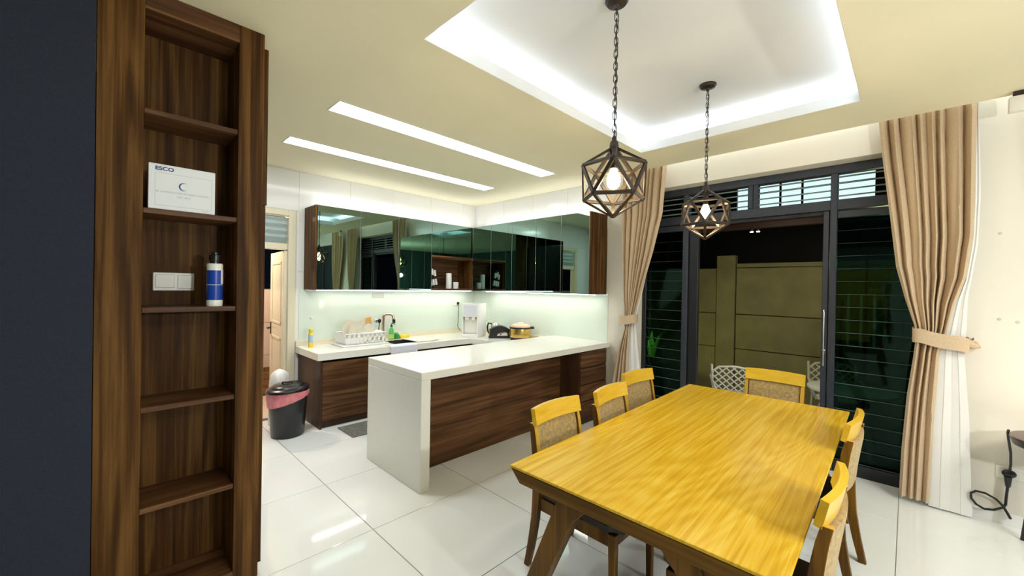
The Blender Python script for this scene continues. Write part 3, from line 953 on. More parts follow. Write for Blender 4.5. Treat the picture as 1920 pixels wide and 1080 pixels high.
for lb, x, y, r in pd:
    zc = zb + 0.012 + r
    mt = Matrix.Translation((x, y, zc)) @ Matrix.Rotation(math.radians(26), 4, 'Z') @ Matrix.Rotation(math.radians(84), 4, 'X')
    MB().lathe([(0, 0.0), (r * 0.6, 0.0), (r, 0.018), (r, 0.021), (r * 0.62, 0.005), (0, 0.005)], (0, 0, 0), 28, mat=mt).build('plate', m_china, label=lb, cat='plate', group='plates in the dish rack')
MB().box(-0.045, -0.006, 0, 0.045, 0.006, 0.30, 0.004, mat=Matrix.Translation((2.49, 5.06, zb + 0.01)) @ Matrix.Rotation(math.radians(-9), 4, 'Y') @ Matrix.Rotation(math.radians(12), 4, 'Z')).build('cutting_board', m_orange, label='small orange cutting board standing in the dish rack', cat='cutting board')
MB().lathe([(0, 0), (0.052, 0.0), (0.068, 0.03), (0.062, 0.07), (0.03, 0.088), (0, 0.09)], (2.495, 4.875, zb + 0.062), 24).build('bowl', m_china, label='upturned white bowl at the right end of the dish rack', cat='bowl')
for i, (x, y, dx, lb, mt_) in enumerate(((2.545, 5.02, 0.02, 'steel ladle standing behind the upturned bowl', m_steel), (2.56, 4.98, 0.03, 'black-handled spatula in the dish rack corner', m_black))):
    t = thing('utensil', lb, 'utensil', (x - 0.02, y, zb))
    MB().tube([(x - 0.02, y, zb + 0.008), (x - 0.02 + dx, y + 0.01, zb + 0.24)], 0.006, 8).build('shaft', mt_, t)
    MB().ball((x - 0.02 + dx, y + 0.01, zb + 0.255), 0.026, 0.014, 0.03, 12, 8).build('head', mt_, t)
fa = thing('faucet', 'rose-steel gooseneck kitchen faucet behind the sink', 'faucet', (2.69, 5.12, CZ))
MB().lathe([(0, 0), (0.035, 0), (0.03, 0.012), (0.030, 0.016), (0.026, 0.13)], (2.69, 5.12, CZ), 18).build('base', m_rose, fa)
MB().tube([(2.69, 5.12, CZ + 0.12), (2.695, 5.12, CZ + 0.32)] + [(2.695 + 0.05 - 0.05 * math.cos(a), 5.12 - 0.04 + 0.04 * math.cos(a), CZ + 0.32 + 0.035 * math.sin(a)) for a in [PI * k / 10 for k in range(1, 11)]] + [(2.80, 5.03, CZ + 0.28)], 0.019, 12).build('spout', m_rose, fa)
MB().tube([(2.80, 5.03, CZ + 0.285), (2.802, 5.028, CZ + 0.235)], 0.021, 12).build('nozzle', m_blackm, fa)
MB().tube([(2.69, 5.10, CZ + 0.07), (2.66, 5.05, CZ + 0.10)], 0.008, 8).build('lever', m_chrome, fa)
b = thing('soap_bottle', 'green dish-soap pump bottle beside the faucet', 'bottle', (2.80, 5.09, CZ))
MB().lathe([(0, 0), (0.034, 0), (0.037, 0.01), (0.036, 0.10), (0.030, 0.14), (0.014, 0.165), (0.013, 0.18)], (2.80, 5.09, CZ), 18).build('body', m_green, b)
MB().lathe([(0.0375, 0.02), (0.0375, 0.075)], (2.80, 5.09, CZ), 18).build('label_wrap', m_lime, b)
MB().lathe([(0.016, 0.18), (0.016, 0.198), (0.006, 0.20), (0.006, 0.222), (0, 0.223)], (2.80, 5.09, CZ), 14).tube([(2.80, 5.09, CZ + 0.222), (2.825, 5.06, CZ + 0.222), (2.835, 5.05, CZ + 0.21)], 0.006, 8).build('pump', m_black, b)
MB().lathe([(0, 0), (0.045, 0), (0.047, 0.02), (0.040, 0.065), (0.02, 0.085), (0, 0.088)], (2.895, 5.125, CZ), 18).build('scourer_pot', m_dgreen, label='dark green round scourer pot right of the soap bottle', cat='pot')
MB().box(-0.075, -0.03, 0, 0.075, 0.03, 0.05, 0.012, 2, mat=Matrix.Translation((3.02, 5.13, CZ)) @ Matrix.Rotation(math.radians(8), 4, 'Z')).build('sponge', m_yellow, label='yellow sponge on the worktop behind the sink', cat='sponge')
MB().grid(lambda u, v: (2.93 + 0.34 * u, 4.63 + 0.41 * v, CZ + 0.004 + 0.012 * max(0, u - 0.75) * 4 * (1 - v) + 0.0015 * math.sin(9 * u + 5 * v)), 14, 8, thick=0.006).build('draining_board', m_wplast2, label='thin pale draining sheet lying across the right half of the sink', cat='board')


def towel_fn(u, v):
    x = 2.475 + 0.375 * u
    s = v * 0.28
    wob = 0.003 * math.sin(11 * u + 3 * v)
    if s < 0.13:
        return (x, 4.645 - s, CZ + 0.006 + 0.5 * wob)
    s2 = s - 0.13
    return (x + 0.01 * s2, 4.507 - wob * 0.8 - 0.004, CZ + 0.004 - s2)


MB().grid(towel_fn, 18, 18, thick=0.005).build('dish_towel', m_towel, label='folded white dish towel hanging over the worktop front edge', cat='towel')

# water dispenser
ang = math.radians(-62)
wd = thing('water_dispenser', 'white countertop water dispenser in the kitchen corner', 'water dispenser', (3.95, 4.77, CZ), ang)
WD = Matrix.Translation((3.79, 4.60, CZ)) @ Matrix.Rotation(ang, 4, 'Z')
mb = MB()
mb.box(-0.125, 0.06, 0.0, 0.125, 0.36, 0.50, 0.012, 2, mat=WD).box(-0.125, 0.0, 0.30, 0.125, 0.07, 0.50, 0.012, 2, mat=WD).box(-0.125, 0.0, 0.0, 0.125, 0.07, 0.05, 0.008, 2, mat=WD).box(-0.125, 0.004, 0.04, -0.110, 0.07, 0.31, 0.003, mat=WD).box(0.110, 0.004, 0.04, 0.125, 0.07, 0.31, 0.003, mat=WD)
mb.build('housing', m_wplast, wd)
MB().box(-0.10, 0.045, 0.06, 0.10, 0.062, 0.29, 0.004, mat=WD).build('recess_panel', m_wplast2, wd)
for x in (-0.05, 0.05):
    MB().box(x - 0.028, 0.01, 0.255, x + 0.028, 0.05, 0.30, 0.005, mat=WD).build('tap', m_wplast2, wd)
MB().box(-0.10, -0.003, 0.33, 0.10, 0.002, 0.47, 0.004, mat=WD).build('door_panel', pm('lilac_white_plastic', (0.78, 0.78, 0.84), 0.25), wd)
kt = thing('kettle', 'steel kettle with a black handle behind the toaster', 'kettle', (4.20, 4.49, CZ))
MB().lathe([(0, 0), (0.075, 0), (0.078, 0.012), (0.078, 0.02)], (4.20, 4.49, CZ), 24).build('base', m_black, kt)
MB().lathe([(0.072, 0.02), (0.070, 0.10), (0.058, 0.19), (0.052, 0.20), (0.03, 0.212), (0, 0.215)], (4.20, 4.49, CZ), 24).build('body', m_steel, kt)
MB().tube([(4.20 + d * -0.79, 4.49 + d * 0.61, CZ + z) for d, z in ((0.055, 0.19), (0.10, 0.20), (0.118, 0.15), (0.110, 0.08), (0.085, 0.035))], [0.011, 0.013, 0.014, 0.013, 0.010], 10).build('handle', m_black, kt)
ta = math.atan2(-0.19, 0.24)
ts = thing('toaster', 'black domed toaster with a silver end panel beside the gold cooker', 'toaster', (4.10, 4.285, CZ), ta)
TM = Matrix.Translation((4.08, 4.25, CZ)) @ Matrix.Rotation(ta, 4, 'Z')
prof = [(-0.155, 0.012), (-0.15, 0.09)] + [(-0.15 + 0.30 * k / 12, 0.09 + 0.095 * math.sin(PI * (0.12 + 0.76 * k / 12))) for k in range(13)] + [(0.155, 0.08), (0.155, 0.012)]
MB().prism(prof, 'Y', 0.0, 0.16, 0.006, mat=TM).build('body', m_black, ts)
MB().box(-0.165, -0.005, 0, 0.165, 0.165, 0.014, 0.004, mat=TM).build('base', m_black, ts)
mp_ = [(-0.045, 0.04)] + [(-0.045 + 0.18 * k / 10, 0.045 + 0.075 * math.sin(PI * k / 10) * (1.15 - 0.5 * k / 10)) for k in range(11)] + [(0.135, 0.04)]
MB().prism(mp_, 'Y', -0.005, 0.001, mat=TM).build('end_panel', m_chrome, ts)
MB().ball((0, 0, 0), 0.014, 0.008, 0.009, 10, 8, mat=TM @ Matrix.Translation((0.01, -0.012, 0.06))).build('dial', m_black, ts)
cz_ = thing('rice_cooker', 'gold rice cooker with a dark lid band and pale top', 'rice cooker', (4.19, 3.95, CZ))
cc = (4.19, 3.95, CZ)
MB().lathe([(0, 0.0), (0.135, 0.0), (0.145, 0.02), (0.148, 0.045)], cc, 32).build('base', m_blackm, cz_)
MB().lathe([(0.148, 0.045), (0.152, 0.06), (0.152, 0.155), (0.150, 0.165)], cc, 32).build('body', m_gold, cz_)
MB().lathe([(0.150, 0.165), (0.154, 0.17), (0.154, 0.185), (0.148, 0.19)], cc, 32).build('lid_band', m_black, cz_)
MB().lathe([(0.148, 0.19), (0.140, 0.215), (0.10, 0.235), (0, 0.242)], cc, 32).build('lid', pm('peach_lid', (0.80, 0.55, 0.38), 0.2), cz_)
dx, dy = math.sin(yaw), -math.cos(yaw)
MB().box(-0.035, -0.02, 0.16, 0.035, 0.02, 0.195, 0.008, 2, mat=Matrix.Translation((cc[0] + 0.165 * dx, cc[1] + 0.165 * dy, CZ)) @ Matrix.Rotation(math.atan2(dy, dx), 4, 'Z')).build('handle', m_black, cz_)
MB().box(-0.05, -0.015, 0.235, 0.05, 0.015, 0.25, 0.006, 2, mat=Matrix.Translation(cc)).build('lid_clip', m_wplast, cz_)
# wall bits in the kitchen
so = thing('wall_socket', 'white wall socket on the backsplash above the water dispenser', 'socket', (4.02, YK, 1.31))
MB().box(3.97, YK - 0.018, 1.265, 4.10, YK - 0.0085, 1.352, 0.003).build('plate', m_switch, so)
MB().tube([(4.06, YK - 0.03, 1.30), (4.06, YK - 0.045, 1.27), (4.055, YK - 0.045, 1.0), (4.03, YK - 0.06, 0.95), (4.06, YK - 0.05, 0.90), (4.08, YK - 0.07, 0.86)], 0.005, 6).build('cable', m_bronze, so)
MB().box(4.04, YK - 0.04, 1.285, 4.08, YK - 0.019, 1.325, 0.004).build('plug', m_black, so)
MB().box(2.59, YK - 0.014, 1.405, 2.765, YK - 0.0085, 1.475, 0.002).build('wall_plate', m_label_grey, label='grey blank plate on the backsplash under the wall cabinets', cat='plate')
MB().lathe([(0.015, 0.0), (0.015, 0.006), (0.006, 0.012), (0.006, 0.02), (0.011, 0.026), (0, 0.027)], (0, 0, 0), 12, mat=Matrix.Translation((1.80, YK - 0.0085, 1.17)) @ Matrix.Rotation(PI / 2, 4, 'X')).build('wall_knob', m_wplast, label='tiny white hook on the backsplash above the aerosol can', cat='knob')  # tiny white spot on the backsplash, shaped as a small knob

# ------------------------------------------------------------------ BIN, MAT, BAG
bn = thing('waste_bin', 'black round waste bin with a pink liner beside the sink cabinet', 'bin', (1.37, 4.63, 0))
bc_ = (1.37, 4.63, 0)
MB().lathe([(0, 0.002), (0.150, 0.002), (0.156, 0.01), (0.185, 0.44), (0.185, 0.46), (0.18, 0.46), (0.15, 0.02), (0, 0.02)], bc_, 36).build('body', m_black, bn)
lm_ = MB()


def liner(u, v):
    a = 2 * PI * u
    cam_a = math.atan2(-4.63, -1.37)
    lo = 0.36 + 0.055 * math.sin(a - cam_a)        # the fold hangs lower on one side
    z = 0.472 + (lo - 0.472) * v
    r = 0.196 + 0.0025 * math.sin(13 * a + 3 * v) + 0.002 * math.sin(29 * a - 6 * v) + 0.003 * math.sin(v * PI) + (z - 0.46) * 0.066
    return (bc_[0] + r * math.cos(a), bc_[1] + r * math.sin(a), z)


lm_.grid(liner, 96, 8)
lm_.build('liner', m_pink, bn)
lidm = Matrix.Translation((1.365, 4.625, 0.478)) @ Matrix.Rotation(math.radians(-4), 4, 'Y')
MB().lathe([(0.198, -0.004), (0.203, 0.0), (0.203, 0.018), (0.194, 0.026), (0.16, 0.034), (0.152, 0.046), (0.135, 0.056), (0, 0.066)], (0, 0, 0), 40, mat=lidm).build('lid', m_black, bn)
MB().tube([(-0.055, 0, 0.058), (-0.045, 0, 0.078), (0.045, 0, 0.078), (0.055, 0, 0.058)], 0.009, 8, mat=lidm @ Matrix.Rotation(math.radians(-45), 4, 'Z')).build('lid_handle', m_black, bn)
MB().box(1.82, 4.07, 0.001, 3.0, 4.46, 0.009, 0.003).build('floor_mat', m_mat, label='grey floor mat between the sink cabinet and the island', cat='mat')
bg_ = MB()


def bagf(u, v):
    a = 2 * PI * u
    r = (0.10 + 0.012 * math.sin(3 * a + 2 * v) * v + 0.004 * math.sin(7 * a + 4 * v)) * max(0.02, 1 - v ** 16)
    return (1.40 + r * math.cos(a), 5.05 + r * math.sin(a), 0.002 + 0.62 * v)


bg_.grid(bagf, 36, 40)
bg_.build('plastic_bag', m_wplast, label='crumpled white plastic bag standing behind the waste bin', cat='bag')

# ------------------------------------------------------------------ CEILING LIGHTS
for (x0, y0, x1, y1), lb in (((1.195, 2.982, 3.735, 3.216), 'long recessed strip ceiling light nearer the dining table'), ((1.178, 4.045, 3.742, 4.272), 'long recessed strip ceiling light nearer the sink wall')):
    t = thing('ceiling_light', lb, 'ceiling light', ((x0 + x1) / 2, (y0 + y1) / 2, CEIL), group='recessed strip lights')
    f = MB()
    for b in ((x0, y0, x0 + 0.01, y1), (x1 - 0.01, y0, x1, y1), (x0 + 0.01, y0, x1 - 0.01, y0 + 0.01), (x0 + 0.01, y1 - 0.01, x1 - 0.01, y1)):
        f.box(b[0], b[1], CEIL - 0.003, b[2], b[3], CEIL + 0.07)
    f.build('frame', m_white, t, smooth=False)
    box('diffuser', (x0 + 0.0105, y0 + 0.0105, CEIL + 0.010, x1 - 0.0105, y1 - 0.0105, CEIL + 0.022), m_led, t)
for (b, lb) in (((1.26, 1.955, 3.66, 1.975), 'left'), ((1.26, 0.185, 3.66, 0.205), 'right')):
    pass

# ------------------------------------------------------------------ PENDANT LAMPS
RI = 0.185
L_e = RI * 1.0515


def make_pendant(label, loc, a0):
    t = thing('pendant_lamp', label, 'pendant lamp', loc, 0.0, 'geometric pendant lamps')
    O = Vector(loc)
    T = Matrix.Translation(loc)
    zc = -0.954
    MB().lathe([(0, 0), (0.058, 0.0), (0.060, -0.008), (0.050, -0.022), (0.015, -0.030), (0.008, -0.05), (0, -0.05)], (0, 0, 0), 24, mat=T).build('canopy', m_bronze, t)
    ch = MB().tube([T @ Vector((0.010 + 0.004 * math.sin(k * 0.9), 0.004 * math.cos(k * 1.3), -0.03 - 0.733 * k / 24)) for k in range(25)], 0.0028, 6).build('cord', m_blackm, t)
    lk = None
    n = 22
    pit = 0.0324
    for k in range(n):
        mt = Matrix.Translation((0, 0, -0.055 - pit * k)) @ Matrix.Rotation(math.radians(45 + 90 * (k % 2)), 4, 'Z')
        if lk is None:
            ring = [(0.010 * math.cos(a), 0, 0.0135 * math.sin(a) + (0.010 if math.sin(a) > 0 else -0.010)) for a in [2 * PI * (i + 0.5) / 14 for i in range(14)]]
            lk = MB().tube(ring, 0.0022, 6, closed=True).build('chain_link', m_bronze, None)
            lk.parent = ch
            lk.matrix_local = mt
        else:
            clone(lk, ch, mt)
    MB().lathe([(0, 0.06), (0.006, 0.06), (0.012, 0.045), (0.022, 0.03), (0.026, -0.01), (0.022, -0.035)], (0, 0, 0), 18, mat=T @ Matrix.Translation((0, 0, zc + RI - 0.01))).build('hub', m_bronze, t)
    MB().lathe([(0.006, 0.10), (0.018, 0.09), (0.020, 0.03), (0.016, 0.02)], (0, 0, 0), 16, mat=T @ Matrix.Translation((0, 0, zc + 0.05))).tube([T @ Vector((0, 0, zc + 0.13)), T @ Vector((0, 0, zc + RI))], 0.006, 8).build('socket', m_bronze, t)
    bl = MB().lathe([(0.014, 0.065), (0.018, 0.055), (0.033, 0.015), (0.036, -0.005), (0.030, -0.030), (0.015, -0.046), (0, -0.05)], (0, 0, 0), 20, mat=T @ Matrix.Translation((0, 0, zc + 0.01))).build('bulb', m_bulb, t, label='lit amber bulb')
    V = [Vector((0, 0, RI))]
    for k in range(5):
        a = a0 + k * 2 * PI / 5
        V.append(Vector((0.8944 * RI * math.cos(a), 0.8944 * RI * math.sin(a), 0.4472 * RI)))
    for k in range(5):
        a = a0 + (k + 0.5) * 2 * PI / 5
        V.append(Vector((0.8944 * RI * math.cos(a), 0.8944 * RI * math.sin(a), -0.4472 * RI)))
    V.append(Vector((0, 0, -RI)))
    E = []
    for i in range(12):
        for j in range(i + 1, 12):
            if abs((V[i] - V[j]).length - L_e) < 1e-3:
                E.append((i, j))
    br = None
    for i, j in E:
        mid = (V[i] + V[j]) / 2
        zax = (V[j] - V[i]).normalized()
        out = mid.normalized()
        yax = out.cross(zax).normalized()
        xax = yax.cross(zax)
        mt = Matrix((xax, yax, zax)).transposed().to_4x4()
        mt.translation = mid + Vector((0, 0, zc))
        if br is None:
            br = MB().box(-0.006, -0.0095, -L_e / 2, 0.006, 0.0095, L_e / 2, 0.0012).build('cage_bar', m_bronze, None)
            br.parent = t
            br.matrix_local = mt
        else:
            clone(br, t, mt)
    point_light('bulb_light', (0, 0, zc - 0.062), 5, (1.0, 0.80, 0.50), 0.03, t)
    return t


make_pendant('nearer black geometric cage pendant lamp with amber bulb over the table', (1.877, 1.114, 3.11), math.radians(210.5))
make_pendant('farther black geometric cage pendant lamp with amber bulb in front of the window', (3.118, 1.079, 3.11), math.radians(198.8 + 36))

# ------------------------------------------------------------------ DINING TABLE
ta_ = math.radians(1.2)
TL, TW, TZ = 2.33, 1.105, 0.75
tb = thing('dining_table', 'large honey-coloured oak dining table with undercut edges and slanted legs', 'table', (2.541, 0.812, 0), ta_)
TT = Matrix.Translation((2.541, 0.812, 0)) @ Matrix.Rotation(ta_, 4, 'Z')
MB().box(-TL / 2, -TW / 2, TZ - 0.012, TL / 2, TW / 2, TZ, 0.002, mat=TT).build('tabletop', m_oak_top, tb)
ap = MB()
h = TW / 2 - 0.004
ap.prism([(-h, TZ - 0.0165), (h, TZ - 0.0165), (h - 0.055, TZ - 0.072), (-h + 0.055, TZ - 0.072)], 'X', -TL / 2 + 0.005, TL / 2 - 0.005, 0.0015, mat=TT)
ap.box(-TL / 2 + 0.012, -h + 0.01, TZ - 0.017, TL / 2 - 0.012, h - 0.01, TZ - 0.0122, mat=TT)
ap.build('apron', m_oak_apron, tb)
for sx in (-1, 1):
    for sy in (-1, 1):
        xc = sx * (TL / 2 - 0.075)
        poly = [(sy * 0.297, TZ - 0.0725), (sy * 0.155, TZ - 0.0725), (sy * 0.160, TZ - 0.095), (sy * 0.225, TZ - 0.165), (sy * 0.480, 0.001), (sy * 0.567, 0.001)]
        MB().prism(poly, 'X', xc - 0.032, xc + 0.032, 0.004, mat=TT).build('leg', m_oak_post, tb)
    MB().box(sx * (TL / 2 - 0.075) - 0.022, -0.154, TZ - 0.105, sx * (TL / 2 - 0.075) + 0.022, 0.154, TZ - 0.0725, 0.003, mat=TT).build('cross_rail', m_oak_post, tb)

# ------------------------------------------------------------------ DINING CHAIRS


def back_y(z):
    # profile of the rear post (local y, front is +y)
    P = [(0.0, -0.265), (0.15, -0.232), (0.30, -0.208), (0.45, -0.200), (0.60, -0.206), (0.75, -0.226), (0.90, -0.258)]
    for (z0, y0), (z1, y1) in zip(P, P[1:]):
        if z <= z1:
            return y0 + (y1 - y0) * (z - z0) / (z1 - z0)
    return P[-1][1]


def make_chair(label):
    t = thing('dining_chair', label, 'chair', (0, 0, 0), 0.0, 'dining chairs around the oak table')
    hw = 0.205
    # seat
    sb = MB()
    n = 10
    outline = []
    fw, bw = 0.225, 0.195
    pts = [(-bw, -0.185), (-fw, 0.25), (-fw + 0.05, 0.33), (fw - 0.05, 0.33), (fw, 0.25), (bw, -0.185)]
    sb.prism(pts, 'Z', 0.412, 0.462, 0.012)
    sb.build('seat', m_seat, t)
    fb = MB()
    fb.box(-0.17, 0.265, 0.345, 0.17, 0.287, 0.411, 0.002).box(-0.18, -0.195, 0.345, 0.18, -0.175, 0.411, 0.002)
    for s in (-1, 1):
        fb.prism([(s * 0.186, -0.175), (s * 0.204, -0.175), (s * 0.208, 0.265), (s * 0.19, 0.265)], 'Z', 0.345, 0.411)
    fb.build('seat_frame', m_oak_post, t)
    for s in (-1, 1):
        lb = MB()
        c_, w0, w1 = s * 0.195, 0.019, 0.014
        bm_ = MB()
        bm_.prism([(0.257, 0.411), (0.297, 0.411), (0.295, 0.001), (0.268, 0.001)], 'X', c_ - 0.018, c_ + 0.018, 0.003)
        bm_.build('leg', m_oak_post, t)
        zs = [0.001 + 0.819 * k / 14 for k in range(15)]
        fr_, bk_ = [], []
        for z in zs:
            wd_ = 0.017 + 0.007 * math.sin(PI * min(1, z / 0.85))
            fr_.append((back_y(z) + wd_, z))
            bk_.append((back_y(z) - wd_, z))
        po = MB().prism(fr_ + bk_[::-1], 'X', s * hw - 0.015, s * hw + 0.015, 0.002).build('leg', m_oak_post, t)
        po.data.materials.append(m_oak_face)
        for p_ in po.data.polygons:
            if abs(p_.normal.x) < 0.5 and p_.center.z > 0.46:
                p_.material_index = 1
    # curved top rail

    def rail(u, v):
        x = (u - 0.5) * 2 * (hw + 0.0155)
        z = 0.808 + 0.095 * v
        bow = 0.024 * (1 - (x / hw) ** 2)
        return (x, back_y(z) + 0.012 - bow - 0.004, z + 0.004 * (1 - (x / hw) ** 2) * v)
    MB().grid(rail, 14, 4, thick=-0.026).build('top_rail', m_oak, t)

    # upholstered pad

    def pad(u, v):
        x = (u - 0.5) * 2 * (hw - 0.018)
        z = 0.53 + 0.273 * v
        bow = 0.022 * (1 - (x / hw) ** 2)
        puff = 0.014 * min(1.0, 8 * min(u, 1 - u, v, 1 - v))
        return (x, back_y(z) + 0.010 - bow + puff, z)

    def padb(u, v):
        x = (u - 0.5) * 2 * (hw - 0.018)
        z = 0.53 + 0.273 * v
        bow = 0.022 * (1 - (x / hw) ** 2)
        return (x, back_y(z) - 0.014 - bow - 0.006 * min(1.0, 8 * min(u, 1 - u, v, 1 - v)), z)
    pb_ = bmesh.new()
    N1, N2 = 12, 10
    A = [[pb_.verts.new(pad(i / N1, j / N2)) for i in range(N1 + 1)] for j in range(N2 + 1)]
    B = [[pb_.verts.new(padb(i / N1, j / N2)) for i in range(N1 + 1)] for j in range(N2 + 1)]
    for G in (A, B):
        for j in range(N2):
            for i in range(N1):
                pb_.faces.new((G[j][i], G[j][i + 1], G[j + 1][i + 1], G[j + 1][i]))
    for i in range(N1):
        pb_.faces.new((A[0][i], A[0][i + 1], B[0][i + 1], B[0][i]))
        pb_.faces.new((A[N2][i], A[N2][i + 1], B[N2][i + 1], B[N2][i]))
    for j in range(N2):
        pb_.faces.new((A[j][0], A[j + 1][0], B[j + 1][0], B[j][0]))
        pb_.faces.new((A[j][N1], A[j + 1][N1], B[j + 1][N1], B[j][N1]))
    bmesh.ops.recalc_face_normals(pb_, faces=list(pb_.faces))
    q = MB()
    q._merge(pb_)
    q.build('back_pad', m_pad, t)
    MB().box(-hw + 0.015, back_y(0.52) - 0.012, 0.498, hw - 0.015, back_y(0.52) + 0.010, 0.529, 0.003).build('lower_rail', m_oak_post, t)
    return t


ch = make_chair('honey oak dining chair nearest the island leg, first in the row along the island side')
ch.location = (1.933, 1.275, 0)
ch.rotation_euler = (0, 0, PI)
dup(ch, (2.522, 1.250, 0), PI + math.radians(3), 'middle honey oak dining chair of the row along the island side')
dup(ch, (3.135, 1.375, 0), PI + math.radians(-4), 'honey oak dining chair nearest the left curtain, last in the island-side row')
dup(ch, (3.835, 0.812, 0), PI / 2 + math.radians(1), 'honey oak dining chair at the far table end, its back to the open doorway')
dup(ch, (1.900, 0.420, 0), 0, 'honey oak dining chair on the window side, nearest the camera')
dup(ch, (2.965, 0.440, 0), math.radians(-2), 'honey oak dining chair on the window side, beside the right curtain')

# ------------------------------------------------------------------ CURTAINS


def lerp_tab(tab, z):
    if z >= tab[0][1]:
        return tab[0][0]
    for (y0, z0), (y1, z1) in zip(tab, tab[1:]):
        if z >= z1:
            f = (z - z1) / (z0 - z1) if z0 != z1 else 0
            return y1 + (y0 - y1) * f
    return tab[-1][0]


def cloth(tl, tr_, z0, z1, n, amp, xb, ph, thick=0.004, nu=260, nv=60, sharp=0.35):
    def fn(u, v):
        z = z1 + (z0 - z1) * v
        yl, yr = lerp_tab(tl, z), lerp_tab(tr_, z)
        wid = abs(yl - yr)
        uw = u + 0.030 * math.sin(2 * PI * 1.7 * u + ph) + 0.017 * math.sin(2 * PI * 4.3 * u + 2 * ph + 1.2 * v) + 0.006 * math.sin(5 * v + 9 * u)
        y = yl + (yr - yl) * u
        a = amp * min(1.0, 0.42 + wid / 0.75)
        s = abs(math.sin(PI * n * uw)) ** 0.55
        dep = 0.75 + 0.25 * math.sin(7.3 * u * n / 8 + 2.1 * v + ph)
        tuck = math.sin(2 * PI * n * uw) * 0.18 * wid / n
        edge = min(1.0, 14 * min(u, 1 - u))
        return (xb + a * dep * (1.0 - 2.0 * s) * (0.35 + 0.65 * edge), y - math.copysign(1, yl - yr) * tuck * edge, z)
    return MB().grid(fn, nu, nv, thick=thick)


rc_ = thing('curtain', 'beige curtain tied back at the right of the window, white lining showing', 'curtain', (4.34, -0.1, 0))
Rl = [(0.19, 2.99), (0.19, 2.948), (0.163, 2.653), (0.116, 2.223), (0.073, 1.802), (0.019, 1.554), (-0.036, 1.345), (-0.044, 1.26), (-0.032, 1.108), (-0.002, 0.817), (0.021, 0.399), (0.031, 0.0)]
Rr = [(-0.325, 2.99), (-0.325, 2.956), (-0.326, 2.551), (-0.324, 2.021), (-0.293, 1.718), (-0.24, 1.524), (-0.205, 1.327), (-0.185, 1.24), (-0.17, 1.15), (-0.147, 0.608), (-0.134, 0.0)]
cloth(Rl, Rr, 1.245, 3.0, 8, 0.046, 4.338, 0.6).build('drape', m_curt, rc_)
cloth(Rl, Rr, 0.035, 1.255, 4, 0.062, 4.335, 0.9, nu=120).build('drape', m_curt, rc_)
Wl = [(-0.319, 3.0), (-0.320, 2.5), (-0.318, 2.021), (-0.285, 1.70), (-0.235, 1.524), (-0.20, 1.327), (-0.18, 1.24), (-0.165, 1.15), (-0.142, 0.608), (-0.130, 0.0)]
Wr = [(-0.333, 3.0), (-0.348, 2.55), (-0.354, 2.3), (-0.345, 1.944), (-0.303, 1.565), (-0.299, 1.317), (-0.291, 1.182), (-0.321, 0.729), (-0.334, 0.352), (-0.348, 0.0)]
cloth(Wl, Wr, 0.012, 2.99, 2, 0.008, 4.345, 1.2, nu=80, sharp=0.1).build('lining', m_lining, rc_, label='white lining')


def band(yl, yr, zl, zr_, x0, x1, hgt, parent):
    pts = []
    b_ = MB()

    def fn(u, v):
        a = 2 * PI * u
        cy, cx = (yl + yr) / 2, (x0 + x1) / 2
        ry, rx_ = abs(yl - yr) / 2, (x1 - x0) / 2
        sa, ca = math.sin(a), math.cos(a)
        sg = lambda t, p: math.copysign(abs(t) ** p, t)
        y = cy + ry * sg(ca, 0.7)
        x = cx + rx_ * sg(sa, 0.7)
        f = (y - yl) / (yr - yl)
        return (x, y, zl + (zr_ - zl) * f - hgt * (v - 0.5) + 0.004 * math.sin(5 * a))
    b_.grid(fn, 48, 4, thick=0.004)
    return b_


band(-0.028, -0.312, 1.285, 1.232, 4.272, 4.392, 0.105, rc_).build('tieback', m_curt, rc_)
MB().tube([(4.345, -0.300, 1.25), (4.36, -0.345, 1.225), (4.385, -0.36, 1.22), (4.40, -0.345, 1.255)], [0.03, 0.022, 0.014, 0.012], 8).build('tieback_end', m_curt, rc_)
MB().tube([(4.419, -0.335, 1.27), (4.395, -0.335, 1.27), (4.388, -0.335, 1.285)], 0.006, 8).build('tieback_hook', m_chrome, rc_)

lc_ = thing('curtain', 'beige curtain tied back at the left of the window, beside the kitchen wall', 'curtain', (4.34, 2.3, 0))
Ll = [(2.455, 3.0), (2.449, 2.873), (2.448, 2.491), (2.438, 1.981), (2.415, 1.6), (2.392, 1.348), (2.384, 1.22), (2.372, 1.128), (2.464, 0.831), (2.529, 0.487), (2.58, 0.0)]
Lr = [(1.913, 3.0), (1.913, 2.952), (1.951, 2.434), (2.048, 2.025), (2.173, 1.603), (2.240, 1.356), (2.290, 1.24), (2.325, 1.131), (2.332, 0.848), (2.334, 0.597), (2.34, 0.0)]
cloth(Ll, Lr, 1.225, 3.0, 8, 0.044, 4.338, 0.2).build('drape', m_curt, lc_)
cloth(Ll, Lr, 0.03, 1.235, 4, 0.062, 4.335, 0.5, nu=120).build('drape', m_curt, lc_)
Vl = [(2.0, 3.0), (2.10, 2.2), (2.22, 1.6), (2.30, 1.24), (2.332, 1.131), (2.342, 0.848), (2.344, 0.597), (2.35, 0.0)]
Vr = [(1.97, 3.0), (2.045, 2.2), (2.168, 1.6), (2.255, 1.24), (2.250, 1.13), (2.226, 0.923), (2.194, 0.681), (2.14, 0.0)]
cloth(Vl, Vr, 0.012, 2.9, 2, 0.008, 4.345, 1.2, nu=80, sharp=0.1).build('lining', m_lining, lc_, label='white lining')
band(2.235, 2.445, 1.245, 1.215, 4.272, 4.392, 0.10, lc_).build('tieback', m_curt, lc_)

